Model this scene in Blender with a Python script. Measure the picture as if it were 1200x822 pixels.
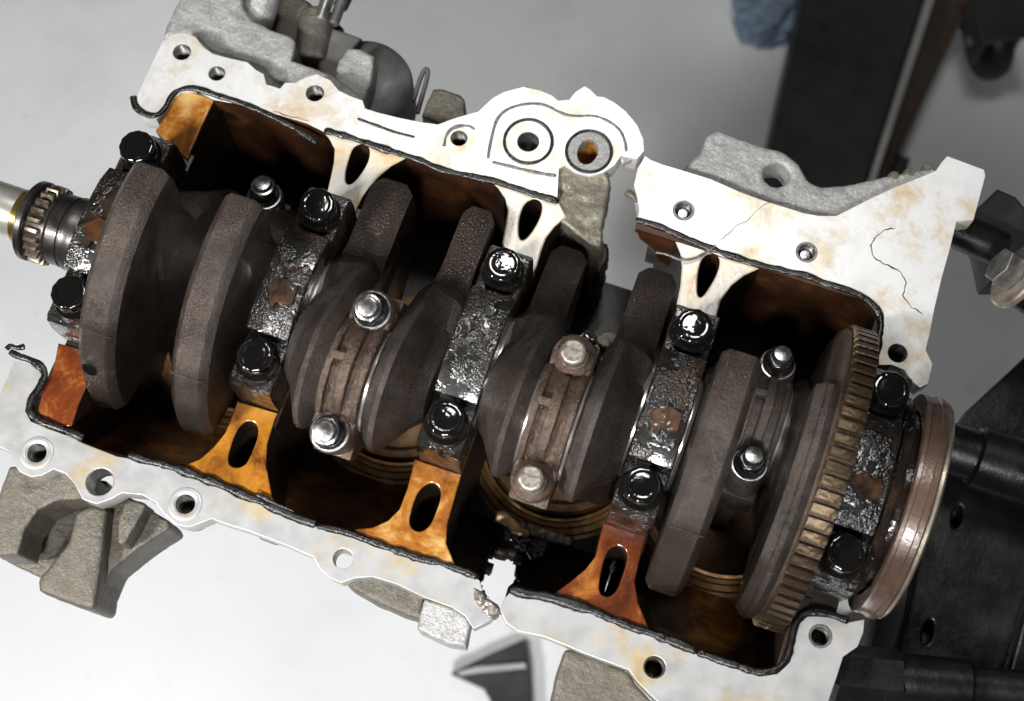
# Broken four-cylinder engine block on a workshop engine stand, seen from the sump side.
# Frame: x along the crankshaft, y across the block, z = normal of the sump rail (rail surface at z = 0).
# Lengths in outlines are millimetres; meshes are written in metres.
import bpy, bmesh, math, random
from mathutils import Vector, Matrix, noise

for o in list(bpy.data.objects): bpy.data.objects.remove(o)
scene = bpy.context.scene
R = math.radians
MM = 0.001
rnd = random.Random(7)

# ------------------------------------------------------------------ camera
cam_d = bpy.data.cameras.new('camera'); cam = bpy.data.objects.new('camera', cam_d)
scene.collection.objects.link(cam); scene.camera = cam
cam_d.lens = 50; cam_d.sensor_width = 36; cam_d.sensor_fit = 'HORIZONTAL'
cam_d.clip_start = 0.02; cam_d.clip_end = 60
right = Vector((0.94497, 0.32706, -0.00739)); down = Vector((0.31014, -0.90282, -0.29787)); fwd = Vector((-0.10409, 0.27918, -0.95458))
m3 = Matrix((right, -down, -fwd)).transposed()
cam.matrix_world = Matrix.Translation((0.08271, -0.17481, 0.64157)) @ m3.to_4x4()
cam_d.dof.use_dof = True; cam_d.dof.focus_distance = 0.655; cam_d.dof.aperture_fstop = 9.0

# ------------------------------------------------------------------ world, lamps, exposure
world = bpy.data.worlds.new('World'); scene.world = world; world.use_nodes = True
bg = world.node_tree.nodes['Background']
bg.inputs['Color'].default_value = (0.93, 0.97, 1.0, 1); bg.inputs['Strength'].default_value = 0.015

def area_lamp(name, loc, target, size, power, color=(1, 1, 1), sy=None, spread=180):
    d = bpy.data.lights.new(name, 'AREA'); d.energy = power; d.color = color
    d.spread = math.radians(spread); d.shape = 'RECTANGLE'; d.size = size; d.size_y = sy or size
    o = bpy.data.objects.new(name, d); scene.collection.objects.link(o)
    o.location = loc
    o.rotation_euler = (Vector(target) - Vector(loc)).to_track_quat('-Z', 'Y').to_euler()
    return o
area_lamp('work_lamp', (-0.62, -0.74, 0.98), (0, 0, -0.1), 0.14, 18, (1.0, 0.98, 0.95))
area_lamp('ceiling_panel', (-0.12, 0.85, 2.0), (0, 0.1, 0), 0.5, 11.5, (1.0, 0.99, 0.97), 0.45)
area_lamp('floor_fill', (0.20, -1.05, 1.25), (-0.22, -0.28, -0.75), 0.3, 6.0, (0.97, 0.985, 1.0), 0.3, 75)  # added fill lamp, beam narrowed to brighten the near floor

scene.render.engine = 'CYCLES'
vs = scene.view_settings
vs.view_transform = 'Standard'; vs.look = 'None'; vs.exposure = 0.15; vs.gamma = 1; vs.use_curve_mapping = False

# ------------------------------------------------------------------ materials
def new_mat(name):
    m = bpy.data.materials.new(name); m.use_nodes = True
    nt = m.node_tree; b = nt.nodes['Principled BSDF']
    return m, nt, b
def nd(nt, t, **kw):
    n = nt.nodes.new(t)
    for k, v in kw.items():
        if k in n.inputs: n.inputs[k].default_value = v
        else: setattr(n, k, v)
    return n
def coords(nt, scale=(1, 1, 1), rot=(0, 0, 0)):
    tc = nd(nt, 'ShaderNodeTexCoord'); mp = nd(nt, 'ShaderNodeMapping')
    mp.inputs['Scale'].default_value = scale; mp.inputs['Rotation'].default_value = rot
    nt.links.new(tc.outputs['Object'], mp.inputs['Vector']); return mp.outputs['Vector']
def noise_n(nt, vec, scale, detail=4, rough=0.55, dist=0.0):
    n = nd(nt, 'ShaderNodeTexNoise'); n.inputs['Scale'].default_value = scale
    n.inputs['Detail'].default_value = detail; n.inputs['Roughness'].default_value = rough
    n.inputs['Distortion'].default_value = dist
    nt.links.new(vec, n.inputs['Vector']); return n.outputs['Fac']
def ramp(nt, fac, stops):
    r = nd(nt, 'ShaderNodeValToRGB'); e = r.color_ramp.elements
    while len(e) < len(stops): e.new(0.5)
    for i, (p, c) in enumerate(stops):
        e[i].position = p; e[i].color = (c[0], c[1], c[2], 1) if isinstance(c, tuple) else (c, c, c, 1)
    nt.links.new(fac, r.inputs['Fac']); return r.outputs['Color']
def mix(nt, fac, a, b, mode='MIX'):
    m = nd(nt, 'ShaderNodeMix', data_type='RGBA', blend_type=mode)
    for sock, v in ((m.inputs[0], fac), (m.inputs[6], a), (m.inputs[7], b)):
        if isinstance(v, (int, float)): sock.default_value = v
        elif isinstance(v, tuple): sock.default_value = (*v, 1)
        else: nt.links.new(v, sock)
    return m.outputs[2]
def bump(nt, b, h, strength=0.3, dist=0.0005, prev=None):
    n = nd(nt, 'ShaderNodeBump'); n.inputs['Strength'].default_value = strength; n.inputs['Distance'].default_value = dist
    nt.links.new(h, n.inputs['Height'])
    if prev is not None: nt.links.new(prev, n.inputs['Normal'])
    nt.links.new(n.outputs['Normal'], b.inputs['Normal']); nt.links.new(n.outputs['Normal'], b.inputs['Coat Normal']); return n.outputs['Normal']

def m_simple(name, col, rough=0.5, metal=0.0, spread=0.35, scale=300, bscale=900, bstr=0.25, bdist=0.0003, coat=0.0, col2=None, rvar=0.12):
    m, nt, b = new_mat(name); v = coords(nt)
    c2 = col2 or tuple(c * (1 - spread) for c in col)
    f = noise_n(nt, v, scale, 5, 0.6)
    nt.links.new(ramp(nt, f, [(0.35, c2), (0.65, col)]), b.inputs['Base Color'])
    nt.links.new(ramp(nt, noise_n(nt, v, scale * 0.6, 3), [(0.3, max(0.03, rough - rvar)), (0.7, min(1, rough + rvar))]), b.inputs['Roughness'])
    b.inputs['Metallic'].default_value = metal
    b.inputs['Coat Weight'].default_value = coat; b.inputs['Coat Roughness'].default_value = 0.12
    if bstr: bump(nt, b, noise_n(nt, v, bscale, 4, 0.6), bstr, bdist)
    return m

def m_deck(name, stain=0.5, bright=0.86, metal=0.35):
    m, nt, b = new_mat(name); v = coords(nt)
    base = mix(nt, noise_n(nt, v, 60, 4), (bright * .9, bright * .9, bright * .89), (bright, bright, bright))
    st = ramp(nt, noise_n(nt, v, 34, 8, 0.74, 0.2), [(0.56 - 0.06 * stain, 0.0), (0.66, 0.95)])
    c = mix(nt, st, base, mix(nt, noise_n(nt, v, 120, 4), (0.70, 0.58, 0.36), (0.44, 0.29, 0.11)))
    sp = ramp(nt, noise_n(nt, v, 420, 5, 0.7), [(0.62, 0.0), (0.72, 0.65)])
    c = mix(nt, sp, c, (0.40, 0.36, 0.30))
    sc = ramp(nt, noise_n(nt, coords(nt, (60, 900, 60), (0, 0, 0.5)), 1.0, 3), [(0.56, 0.0), (0.74, 0.16)])
    c = mix(nt, sc, c, (0.5, 0.5, 0.5))
    nt.links.new(c, b.inputs['Base Color'])
    b.inputs['Metallic'].default_value = metal
    nt.links.new(ramp(nt, noise_n(nt, v, 90, 4), [(0.3, 0.30), (0.7, 0.48)]), b.inputs['Roughness'])
    p = bump(nt, b, noise_n(nt, coords(nt, (150, 1500, 150), (0, 0, 0.35)), 1.0, 3), 0.12, 0.0002)
    bump(nt, b, noise_n(nt, v, 300, 5), 0.10, 0.0004, p)
    return m

def m_cast(name, light, dark, warm=(0.34, 0.26, 0.15), wet=0.0, warm_amt=0.5):
    m, nt, b = new_mat(name); v = coords(nt)
    f = noise_n(nt, v, 700, 6, 0.75)
    md = tuple((d + l) * .5 for d, l in zip(dark, light))
    c = ramp(nt, f, [(0.30, tuple(d * .3 + l * .7 for d, l in zip(dark, md))), (0.45, md), (0.68, light)])
    c = mix(nt, ramp(nt, noise_n(nt, v, 90, 5, 0.6), [(0.48, 0.0), (0.68, warm_amt)]), c, warm)
    c = mix(nt, ramp(nt, noise_n(nt, v, 95, 6, 0.7), [(0.52, 0.0), (0.72, 0.5)]), c, tuple(d * 0.8 for d in dark))
    c = mix(nt, ramp(nt, noise_n(nt, v, 900, 3, 0.7), [(0.64, 0.0), (0.72, 0.4)]), c, tuple(d * 0.6 for d in dark))
    nt.links.new(c, b.inputs['Base Color'])
    b.inputs['Metallic'].default_value = 0.55
    b.inputs['Roughness'].default_value = 0.48 - 0.2 * wet
    p = bump(nt, b, noise_n(nt, v, 520, 6, 0.7), 0.7, 0.0011)
    return m

def m_oily(name, blk, brn, rough=0.2, bscale=1000, bstr=0.8, bdist=0.0007, brn_lo=0.5, metal=0.1, coat=1.0):
    m, nt, b = new_mat(name); v = coords(nt)
    f = noise_n(nt, v, 70, 5, 0.6)
    nt.links.new(ramp(nt, f, [(brn_lo, blk), (brn_lo + 0.2, brn)]), b.inputs['Base Color'])
    b.inputs['Metallic'].default_value = metal; b.inputs['Specular IOR Level'].default_value = 0.3
    nt.links.new(ramp(nt, noise_n(nt, v, 160, 4), [(0.35, rough * 0.6), (0.65, rough * 1.6)]), b.inputs['Roughness'])
    mask = ramp(nt, noise_n(nt, v, 75, 3), [(0.43, 0.10), (0.55, 1.0)])
    h = mix(nt, 1.0, noise_n(nt, v, bscale, 2, 0.5), mask, 'MULTIPLY')
    bump(nt, b, h, bstr, bdist)
    b.inputs['Coat Weight'].default_value = coat; b.inputs['Coat Roughness'].default_value = 0.04; b.inputs['Coat IOR'].default_value = 1.6
    return m

def m_crank(name, c1, c2, rough=0.40):
    m, nt, b = new_mat(name); v = coords(nt)
    c = ramp(nt, noise_n(nt, v, 55, 6, 0.65), [(0.36, c1), (0.66, c2)])
    c = mix(nt, ramp(nt, noise_n(nt, v, 950, 3, 0.7), [(0.52, 0.0), (0.70, 0.45)]), c, tuple(x * 2.0 for x in c2))
    at = nd(nt, 'ShaderNodeAttribute', attribute_name='oil')
    c = mix(nt, at.outputs['Fac'], c, (0.030, 0.020, 0.014))
    nt.links.new(c, b.inputs['Base Color'])
    cm = ramp(nt, noise_n(nt, v, 38, 5, 0.6, 0.4), [(0.46, 0.0), (0.58, 1.0)])
    nt.links.new(mix(nt, cm, c, mix(nt, 1.0, c, (0.74, 0.61, 0.51), 'MULTIPLY')), b.inputs['Base Color'])
    nt.links.new(cm, b.inputs['Coat Weight']); b.inputs['Coat Roughness'].default_value = 0.12
    b.inputs['Metallic'].default_value = 0.7
    r = ramp(nt, noise_n(nt, v, 140, 4), [(0.3, rough - 0.08), (0.7, rough + 0.1)])
    nt.links.new(r, b.inputs['Roughness'])
    p = bump(nt, b, noise_n(nt, v, 760, 5, 0.75), 0.9, 0.0009)
    bump(nt, b, noise_n(nt, v, 120, 4), 0.15, 0.0012, p)
    return m

def m_varnish(name, lo, mid, hi, bias=0.5, rough=0.22, coat=0.5, spk=0.7):
    m, nt, b = new_mat(name); v = coords(nt)
    f = noise_n(nt, v, 48, 7, 0.68, 0.5)
    c = ramp(nt, f, [(bias - 0.16, lo), (bias, mid), (bias + 0.17, hi)])
    sp = ramp(nt, noise_n(nt, v, 900, 3, 0.7), [(0.66, 0.0), (0.74, spk)])
    c = mix(nt, sp, c, (0.85, 0.66, 0.35))
    nt.links.new(c, b.inputs['Base Color'])
    b.inputs['Roughness'].default_value = rough
    b.inputs['Coat Weight'].default_value = coat; b.inputs['Coat Roughness'].default_value = 0.1
    bump(nt, b, noise_n(nt, v, 330, 5), 0.3, 0.0005)
    return m

M = {}
M['deck'] = m_deck('machined_aluminium', 1.3, 0.78)
M['deck_low'] = m_deck('machined_aluminium_dimmed', 0.8, 0.52, 0.5)  # fewer stains; weaker light on the lower rails put into a darker base colour
M['cast'] = m_cast('cast_aluminium', (0.66, 0.66, 0.65), (0.20, 0.198, 0.19), (0.40, 0.34, 0.22), warm_amt=0.22)
M['cast_dark'] = m_cast('cast_aluminium_dark', (0.23, 0.21, 0.175), (0.065, 0.058, 0.048), (0.16, 0.125, 0.075), warm_amt=0.35)  # darker tone of the cast aluminium
M['cast_wet'] = m_cast('broken_casting', (0.40, 0.37, 0.30), (0.13, 0.115, 0.085), (0.26, 0.20, 0.10), wet=1.4, warm_amt=0.6)
M['smooth_grey'] = m_simple('smooth_grey_cover', (0.13, 0.125, 0.12), 0.5, 0.3, 0.25, 120)
M['steel_grey'] = m_simple('grey_steel', (0.40, 0.39, 0.38), 0.35, 0.8, 0.4, 200)
M['crank'] = m_crank('forged_crank_steel', (0.046, 0.037, 0.031), (0.125, 0.106, 0.094))
M['crank_brown'] = m_crank('forged_crank_steel_brown', (0.06, 0.045, 0.035), (0.15, 0.105, 0.075))
M['rod'] = m_crank('rod_steel', (0.085, 0.060, 0.045), (0.27, 0.20, 0.16), 0.30)
M['rod_dark'] = m_crank('rod_steel_dark', (0.09, 0.075, 0.065), (0.22, 0.185, 0.16), 0.36)
M['cap'] = m_oily('oily_bearing_cap', (0.010, 0.0085, 0.007), (0.036, 0.017, 0.008), 0.38, 900, 0.8, 0.0010)
M['cap_side'] = m_oily('oily_black', (0.012, 0.010, 0.009), (0.035, 0.02, 0.012), 0.2, 700, 0.4)
M['cap_rust'] = m_oily('oily_cap_mark', (0.022, 0.013, 0.009), (0.10, 0.038, 0.013), 0.3, 160, 0.3, 0.0010, brn_lo=0.46, coat=0.5)
M['bolt'] = m_oily('oily_bolt', (0.007, 0.0065, 0.006), (0.022, 0.014, 0.009), 0.10, 300, 0.12, 0.0010, 0.58, 0.2)
M['stud'] = m_simple('stud_steel', (0.62, 0.62, 0.62), 0.22, 0.95, 0.4, 300)
M['stud_dark'] = m_simple('nut_steel', (0.16, 0.15, 0.145), 0.2, 0.9, 0.5, 200)
M['stud_dull'] = m_simple('stud_scaled', (0.50, 0.45, 0.39), 0.36, 0.6, 0.7, 400, bstr=0.6)
M['amber'] = m_varnish('amber_varnish', (0.12, 0.034, 0.008), (0.38, 0.145, 0.016), (0.52, 0.23, 0.028), 0.49, 0.16, 0.9, 0.25)
M['amber_mixed'] = m_varnish('amber_varnish_flaked', (0.11, 0.028, 0.008), (0.38, 0.14, 0.020), (0.66, 0.44, 0.16), 0.51, 0.16, 0.9, 0.4)
M['redbrown'] = m_varnish('red_brown_varnish', (0.07, 0.017, 0.006), (0.16, 0.036, 0.010), (0.40, 0.15, 0.03), 0.54, 0.16, 0.9, 0.25)
M['pale'] = m_varnish('pale_web', (0.66, 0.36, 0.11), (0.72, 0.62, 0.46), (0.58, 0.57, 0.55), 0.47, 0.35)
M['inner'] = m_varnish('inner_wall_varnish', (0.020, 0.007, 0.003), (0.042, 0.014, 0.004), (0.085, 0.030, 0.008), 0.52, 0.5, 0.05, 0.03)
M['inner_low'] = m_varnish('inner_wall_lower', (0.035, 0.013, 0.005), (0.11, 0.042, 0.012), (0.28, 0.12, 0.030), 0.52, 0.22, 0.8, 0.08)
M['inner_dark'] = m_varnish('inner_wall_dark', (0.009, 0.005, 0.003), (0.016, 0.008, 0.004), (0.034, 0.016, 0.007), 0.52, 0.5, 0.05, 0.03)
M['liner'] = m_varnish('bore_edge', (0.20, 0.085, 0.024), (0.42, 0.24, 0.09), (0.64, 0.50, 0.32), 0.50, 0.3, 0.3, 0.1)
M['liner'].node_tree.nodes['Principled BSDF'].inputs['Metallic'].default_value = 0.6
M['piston'] = m_simple('piston_aluminium', (0.22, 0.13, 0.065), 0.35, 0.6, 0.6, 90)
M['gasket'] = m_simple('black_sealant', (0.008, 0.0075, 0.007), 0.3, 0.0, 0.4, 200, 420, 0.6, 0.0009, coat=0.25)
M['gasket_grey'] = m_simple('grey_sealant', (0.20, 0.20, 0.19), 0.25, 0.2, 0.6, 300, 500, 0.5, 0.0006)
M['thread'] = m_simple('thread_steel', (0.30, 0.29, 0.28), 0.3, 0.8, 0.5, 300)
M['hole'] = m_simple('hole_shade', (0.004, 0.0035, 0.003), 0.6, 0.0)  # black that stands for the shade inside the balance holes
M['hole'].node_tree.nodes['Principled BSDF'].inputs['Specular IOR Level'].default_value = 0.05
M['crack'] = m_simple('crack_dark', (0.03, 0.025, 0.02), 0.7)
M['chrome'] = m_simple('polished_journal', (0.74, 0.70, 0.64), 0.26, 0.75, 0.15, 60, bstr=0.05)
M['brass'] = m_simple('oil_gold', (0.62, 0.40, 0.12), 0.22, 0.9, 0.4, 120)
M['ring'] = m_crank('reluctor_steel', (0.075, 0.055, 0.042), (0.16, 0.115, 0.085), 0.42)
M['tooth'] = m_simple('tooth_bronze', (0.125, 0.085, 0.045), 0.38, 0.8, 0.5, 60, 420, 0.6, 0.0008, col2=(0.058, 0.047, 0.039))
M['sprocket_tooth'] = m_simple('sprocket_tooth', (0.34, 0.29, 0.22), 0.35, 0.7, 0.5, 250, col2=(0.10, 0.07, 0.045))
M['collar'] = m_simple('collar_steel', (0.10, 0.09, 0.085), 0.3, 0.8, 0.4, 120)
M['seal'] = m_simple('seal_ring_brown', (0.13, 0.080, 0.060), 0.3, 0.3, 0.4, 70, 500, 0.25, 0.0005, coat=0.4)
M['seal_lip'] = m_simple('seal_lip_pale', (0.30, 0.26, 0.20), 0.3, 0.6, 0.4, 90)
M['stand'] = m_simple('black_stand_paint', (0.007, 0.007, 0.007), 0.34, 0.0, 0.4, 80, 260, 0.25, 0.0008)
M['stand_matt'] = m_simple('black_matt_steel', (0.013, 0.013, 0.012), 0.6, 0.0, 0.4, 40)
M['zinc'] = m_simple('zinc_bolt', (0.36, 0.35, 0.34), 0.36, 0.8, 0.45, 180, 600, 0.4)
M['rusty_washer'] = m_simple('stained_washer', (0.52, 0.49, 0.44), 0.4, 0.6, 0.5, 90, col2=(0.24, 0.17, 0.11))
M['steel_edge'] = m_simple('bare_steel_edge', (0.40, 0.40, 0.39), 0.45, 0.5, 0.2, 20)
M['rust_bar'] = m_simple('rust_bar', (0.055, 0.036, 0.024), 0.7, 0.1, 0.5, 25)
M['blue'] = m_simple('blue_cloth', (0.24, 0.33, 0.46), 0.6, 0.0, 0.45, 30)
M['rubber'] = m_simple('black_rubber', (0.012, 0.012, 0.012), 0.5, 0.0, 0.3, 30)
M['caster_grey'] = m_simple('caster_steel', (0.16, 0.16, 0.16), 0.5, 0.4, 0.4, 30)

# ------------------------------------------------------------------ mesh helpers
COL = scene.collection
PW = {}
def empty(name, loc, label, cat, group=None):
    o = bpy.data.objects.new(name, None); COL.objects.link(o); o.location = loc; o.empty_display_size = 0.02
    o['label'] = label; o['category'] = cat
    if group: o['group'] = group
    PW[o.name] = Matrix.Translation(loc); return o
def obj(name, me, mat, parent=None, mw=None, label=None):
    o = bpy.data.objects.new(name, me); COL.objects.link(o)
    if mat is not None and not me.materials: me.materials.append(M[mat] if isinstance(mat, str) else mat)
    w = mw or Matrix.Identity(4)
    if parent is not None:
        o.parent = parent; o.matrix_basis = PW[parent.name].inverted() @ w
    else: o.matrix_basis = w
    PW[o.name] = w.copy()
    if label: o['label'] = label
    return o
def tag(o, label, cat, group=None):
    o['label'] = label; o['category'] = cat
    if group: o['group'] = group
def finish(bm, name='m', angle=35, smooth=True, weld=1e-6):
    if weld: bmesh.ops.remove_doubles(bm, verts=bm.verts, dist=weld)
    bmesh.ops.recalc_face_normals(bm, faces=bm.faces)
    me = bpy.data.meshes.new(name); bm.to_mesh(me); bm.free()
    if smooth:
        me.polygons.foreach_set('use_smooth', [True] * len(me.polygons))
        me.set_sharp_from_angle(angle=R(angle))
    return me
def chaikin(p, n=1, closed=True):
    for _ in range(n):
        q = []
        rng = range(len(p)) if closed else range(len(p) - 1)
        if not closed: q.append(p[0])
        for i in rng:
            a, b = p[i], p[(i + 1) % len(p)]
            q.append(tuple(a[k] * .75 + b[k] * .25 for k in range(len(a)))); q.append(tuple(a[k] * .25 + b[k] * .75 for k in range(len(a))))
        if not closed: q.append(p[-1])
        p = q
    return p
def circ(c, r, n=28, r2=None, a0=0):
    return [(c[0] + r * math.cos(a0 + 2 * math.pi * i / n), c[1] + (r2 or r) * math.sin(a0 + 2 * math.pi * i / n)) for i in range(n)]
def ext(loops, w0, w1, bevel=0.6, plane='xy', res=1, angle=35):
    """closed outlines (first outer, others holes; mm) extruded from w0 to w1 with rounded edges"""
    cu = bpy.data.curves.new('c', 'CURVE'); cu.dimensions = '2D'; cu.fill_mode = 'BOTH'
    for lp in loops:
        s = cu.splines.new('POLY'); s.points.add(len(lp) - 1)
        for pt, (x, y) in zip(s.points, lp): pt.co = (x * MM, y * MM, 0, 1)
        s.use_cyclic_u = True
    h = abs(w1 - w0) / 2
    cu.extrude = (h - bevel) * MM; cu.bevel_depth = bevel * MM; cu.bevel_resolution = res; cu.offset = -bevel * MM
    o = bpy.data.objects.new('c', cu); COL.objects.link(o)
    me = bpy.data.meshes.new_from_object(o.evaluated_get(bpy.context.evaluated_depsgraph_get()))
    bpy.data.objects.remove(o); bpy.data.curves.remove(cu)
    mid = (w0 + w1) / 2 * MM
    T = {'xy': Matrix(((1,0,0,0),(0,1,0,0),(0,0,1,mid),(0,0,0,1))),
         'yz': Matrix(((0,0,1,mid),(1,0,0,0),(0,1,0,0),(0,0,0,1))),
         'xz': Matrix(((1,0,0,0),(0,0,-1,mid),(0,1,0,0),(0,0,0,1)))}[plane]
    me.transform(T)
    bm = bmesh.new(); bm.from_mesh(me); bpy.data.meshes.remove(me)
    me = finish(bm, 'ext', angle, weld=2e-6)
    k = {'xy': 2, 'yz': 0, 'xz': 1}[plane]
    flat = [abs(p.normal[k]) > 0.999 for p in me.polygons]; seen = {}
    for p in me.polygons:
        for ei in p.edge_keys: seen.setdefault(ei, []).append(flat[p.index])
    keys = {e.key: e.index for e in me.edges}
    att = me.attributes.get('sharp_edge') or me.attributes.new('sharp_edge', 'BOOLEAN', 'EDGE')
    for ek, fs in seen.items():
        if len(fs) == 2 and fs[0] != fs[1]: att.data[keys[ek]].value = True
    return me
def remesh(me, voxel, amp, scale, seed=0, angle=60, keep_top=None):
    """voxel remesh plus noise: worn, uneven castings and broken surfaces"""
    o = bpy.data.objects.new('r', me); COL.objects.link(o)
    md = o.modifiers.new('r', 'REMESH'); md.mode = 'VOXEL'; md.voxel_size = voxel * MM
    me2 = bpy.data.meshes.new_from_object(o.evaluated_get(bpy.context.evaluated_depsgraph_get()))
    bpy.data.objects.remove(o)
    off = Vector((seed * 3.1, seed * 1.7, 0))
    for v in me2.vertices:
        p = v.co * scale + off
        n = noise.noise(p) * 0.7 + noise.noise(p * 2.3) * 0.3
        v.co += v.normal * n * amp * MM
        if keep_top is not None and v.co.z > keep_top * MM: v.co.z = keep_top * MM
    me2.polygons.foreach_set('use_smooth', [True] * len(me2.polygons)); me2.set_sharp_from_angle(angle=R(angle))
    me2.materials.clear()
    return me2
def lathe(prof, n=40, axis='z', angle=35, cap=True):
    """profile of (radius, height) in mm, turned about an axis through the origin"""
    bm = bmesh.new(); rings = []
    for r, h in prof:
        if r < 1e-4: rings.append([bm.verts.new((0, 0, h * MM))])
        else: rings.append([bm.verts.new((r * MM * math.cos(2 * math.pi * i / n), r * MM * math.sin(2 * math.pi * i / n), h * MM)) for i in range(n)])
    for a, b in zip(rings, rings[1:]):
        for i in range(n):
            j = (i + 1) % n
            if len(a) == 1 and len(b) > 1: bm.faces.new((a[0], b[i], b[j]))
            elif len(b) == 1 and len(a) > 1: bm.faces.new((a[i], a[j], b[0]))
            elif len(a) > 1: bm.faces.new((a[i], a[j], b[j], b[i]))
    if cap:
        for rg in (rings[0], rings[-1]):
            if len(rg) > 2: bm.faces.new(rg)
    if axis == 'x': bmesh.ops.transform(bm, matrix=Matrix(((0,0,1,0),(1,0,0,0),(0,1,0,0),(0,0,0,1))), verts=bm.verts)
    return finish(bm, 'lathe', angle)
def ring_lathe(prof, n=48, axis='z', angle=35):
    """closed profile turned into a ring"""
    bm = bmesh.new(); rings = [[bm.verts.new((r * MM * math.cos(2 * math.pi * i / n), r * MM * math.sin(2 * math.pi * i / n), h * MM)) for i in range(n)] for r, h in prof]
    for k in range(len(rings)):
        a, b = rings[k], rings[(k + 1) % len(rings)]
        for i in range(n):
            j = (i + 1) % n; bm.faces.new((a[i], a[j], b[j], b[i]))
    if axis == 'x': bmesh.ops.transform(bm, matrix=Matrix(((0,0,1,0),(1,0,0,0),(0,1,0,0),(0,0,0,1))), verts=bm.verts)
    return finish(bm, 'ring', angle)
def join(*mes):
    bm = bmesh.new()
    for me in mes: bm.from_mesh(me)
    for me in mes: bpy.data.meshes.remove(me)
    out = bpy.data.meshes.new('join'); bm.to_mesh(out); bm.free(); out.materials.clear()
    out.polygons.foreach_set('use_smooth', [True] * len(out.polygons)); out.set_sharp_from_angle(angle=R(38))
    return out
def moved(me, x=0, y=0, z=0, rot=None):
    if rot is not None: me.transform(rot)
    me.transform(Matrix.Translation((x * MM, y * MM, z * MM))); return me
def tube(pts, r, n=8, wob=0.0, flat=1.0, seed=0, closed=False, sub=2):
    """bead along 3-D points (mm) with uneven thickness"""
    pts = [tuple(p) for p in pts]
    if sub: pts = chaikin(pts, sub, closed)
    P = [Vector(p) for p in pts]
    dense = []
    for i in range(len(P) if closed else len(P) - 1):      # even steps, so that the bead can wobble
        a, b = P[i], P[(i + 1) % len(P)]
        k = max(1, int((b - a).length / 1.6))
        dense += [a.lerp(b, t / k) for t in range(k)]
    if not closed: dense.append(P[-1])
    P = dense; bm = bmesh.new(); rings = []
    N = len(P)
    for i, p in enumerate(P):
        t = (P[(i + 1) % N] - P[i - 1]) if closed else (P[min(i + 1, N - 1)] - P[max(i - 1, 0)])
        t = t.normalized() if t.length > 1e-9 else Vector((1, 0, 0))
        up = Vector((0, 0, 1)) if abs(t.z) < 0.9 else Vector((0, 1, 0))
        s = t.cross(up).normalized(); u = s.cross(t)
        k = r * (1 + wob * noise.noise(p * 0.16 + Vector((seed, 0, 0))) + wob * 0.6 * noise.noise(p * 0.5 + Vector((0, seed, 0))))
        if not closed and i in (0, N - 1): k *= 0.45
        c = p + s * (wob * r * 0.5 * noise.noise(p * 0.12 + Vector((0, 0, seed + 5))))
        rings.append([bm.verts.new((c + s * k * math.cos(a) + u * k * flat * math.sin(a)) * MM) for a in [2 * math.pi * q / n for q in range(n)]])
    for i in range(N if closed else N - 1):
        a, b = rings[i], rings[(i + 1) % N]
        for q in range(n): bm.faces.new((a[q], a[(q + 1) % n], b[(q + 1) % n], b[q]))
    if not closed: bm.faces.new(rings[0]); bm.faces.new(rings[-1])
    return finish(bm, 'tube', 60)
def rod_between(a, b, r, n=20, bev=0.6, r1=None):
    """round bar from a to b (mm) with chamfered ends; returns mesh in world coordinates"""
    a, b = Vector(a), Vector(b); L = (b - a).length; r1 = r1 or r
    me = lathe([(0, 0), (r - bev, 0), (r, bev), (r1, L - bev), (r1 - bev, L), (0, L)], n, cap=False)
    q = (b - a).to_track_quat('Z', 'Y').to_matrix().to_4x4()
    me.transform(Matrix.Translation(a * MM) @ q); return me
def box(x0, x1, y0, y1, z0, z1, bevel=1.0):
    return ext([[(x0, y0), (x1, y0), (x1, y1), (x0, y1)]], z0, z1, bevel)
def P3(lst, z): return [(x, y, z) for x, y in lst]

# ------------------------------------------------------------------ floor
bm = bmesh.new()
FZ = -0.75
bmesh.ops.create_grid(bm, x_segments=2, y_segments=2, size=6.0)
fl = finish(bm, 'floor', smooth=False)
m, nt, b = new_mat('painted_floor'); v = coords(nt)
c = ramp(nt, noise_n(nt, v, 2.2, 5, 0.6), [(0.3, (0.64, 0.65, 0.66)), (0.7, (0.73, 0.74, 0.75))])
c = mix(nt, ramp(nt, noise_n(nt, v, 9, 6, 0.7), [(0.55, 0.0), (0.75, 0.35)]), c, (0.40, 0.40, 0.40))
c = mix(nt, ramp(nt, noise_n(nt, v, 30, 4, 0.6), [(0.70, 0.0), (0.76, 0.8)]), c, (0.24, 0.23, 0.22))
c = mix(nt, ramp(nt, noise_n(nt, v, 3.2, 6, 0.7, 0.5), [(0.52, 0.0), (0.72, 0.35)]), c, (0.38, 0.38, 0.38))
nt.links.new(c, b.inputs['Base Color'])
nt.links.new(ramp(nt, noise_n(nt, v, 6, 3), [(0.3, 0.35), (0.7, 0.55)]), b.inputs['Roughness'])
flo = obj('floor', fl, m, None, Matrix.Translation((0, 0, FZ))); flo['kind'] = 'structure'

# ------------------------------------------------------------------ engine block
block = empty('engine_block', (0, 0, -0.215), 'broken aluminium engine block with cracked white sump rails on the black stand', 'engine block')

HOLE_UP_L = [(-197.3,108.3), (-175.9,102.9), (-125.0,108.6), (-48.2,108.6)]
HOLE_UP_R = [(68.4,107.4), (130.8,105.8), (185.1,70.7)]
HOLE_LO_L = [(-179.3,-105.7), (-104.7,-105.4), (-27.3,-105.2)]
HOLE_LO_R = [(120.2,-105.1), (185.6,-68.4)]
PORT = [(-15.1,117.9), (15.0,122.4)]
DRAIN = [(-146.0,-108.7)]

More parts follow.
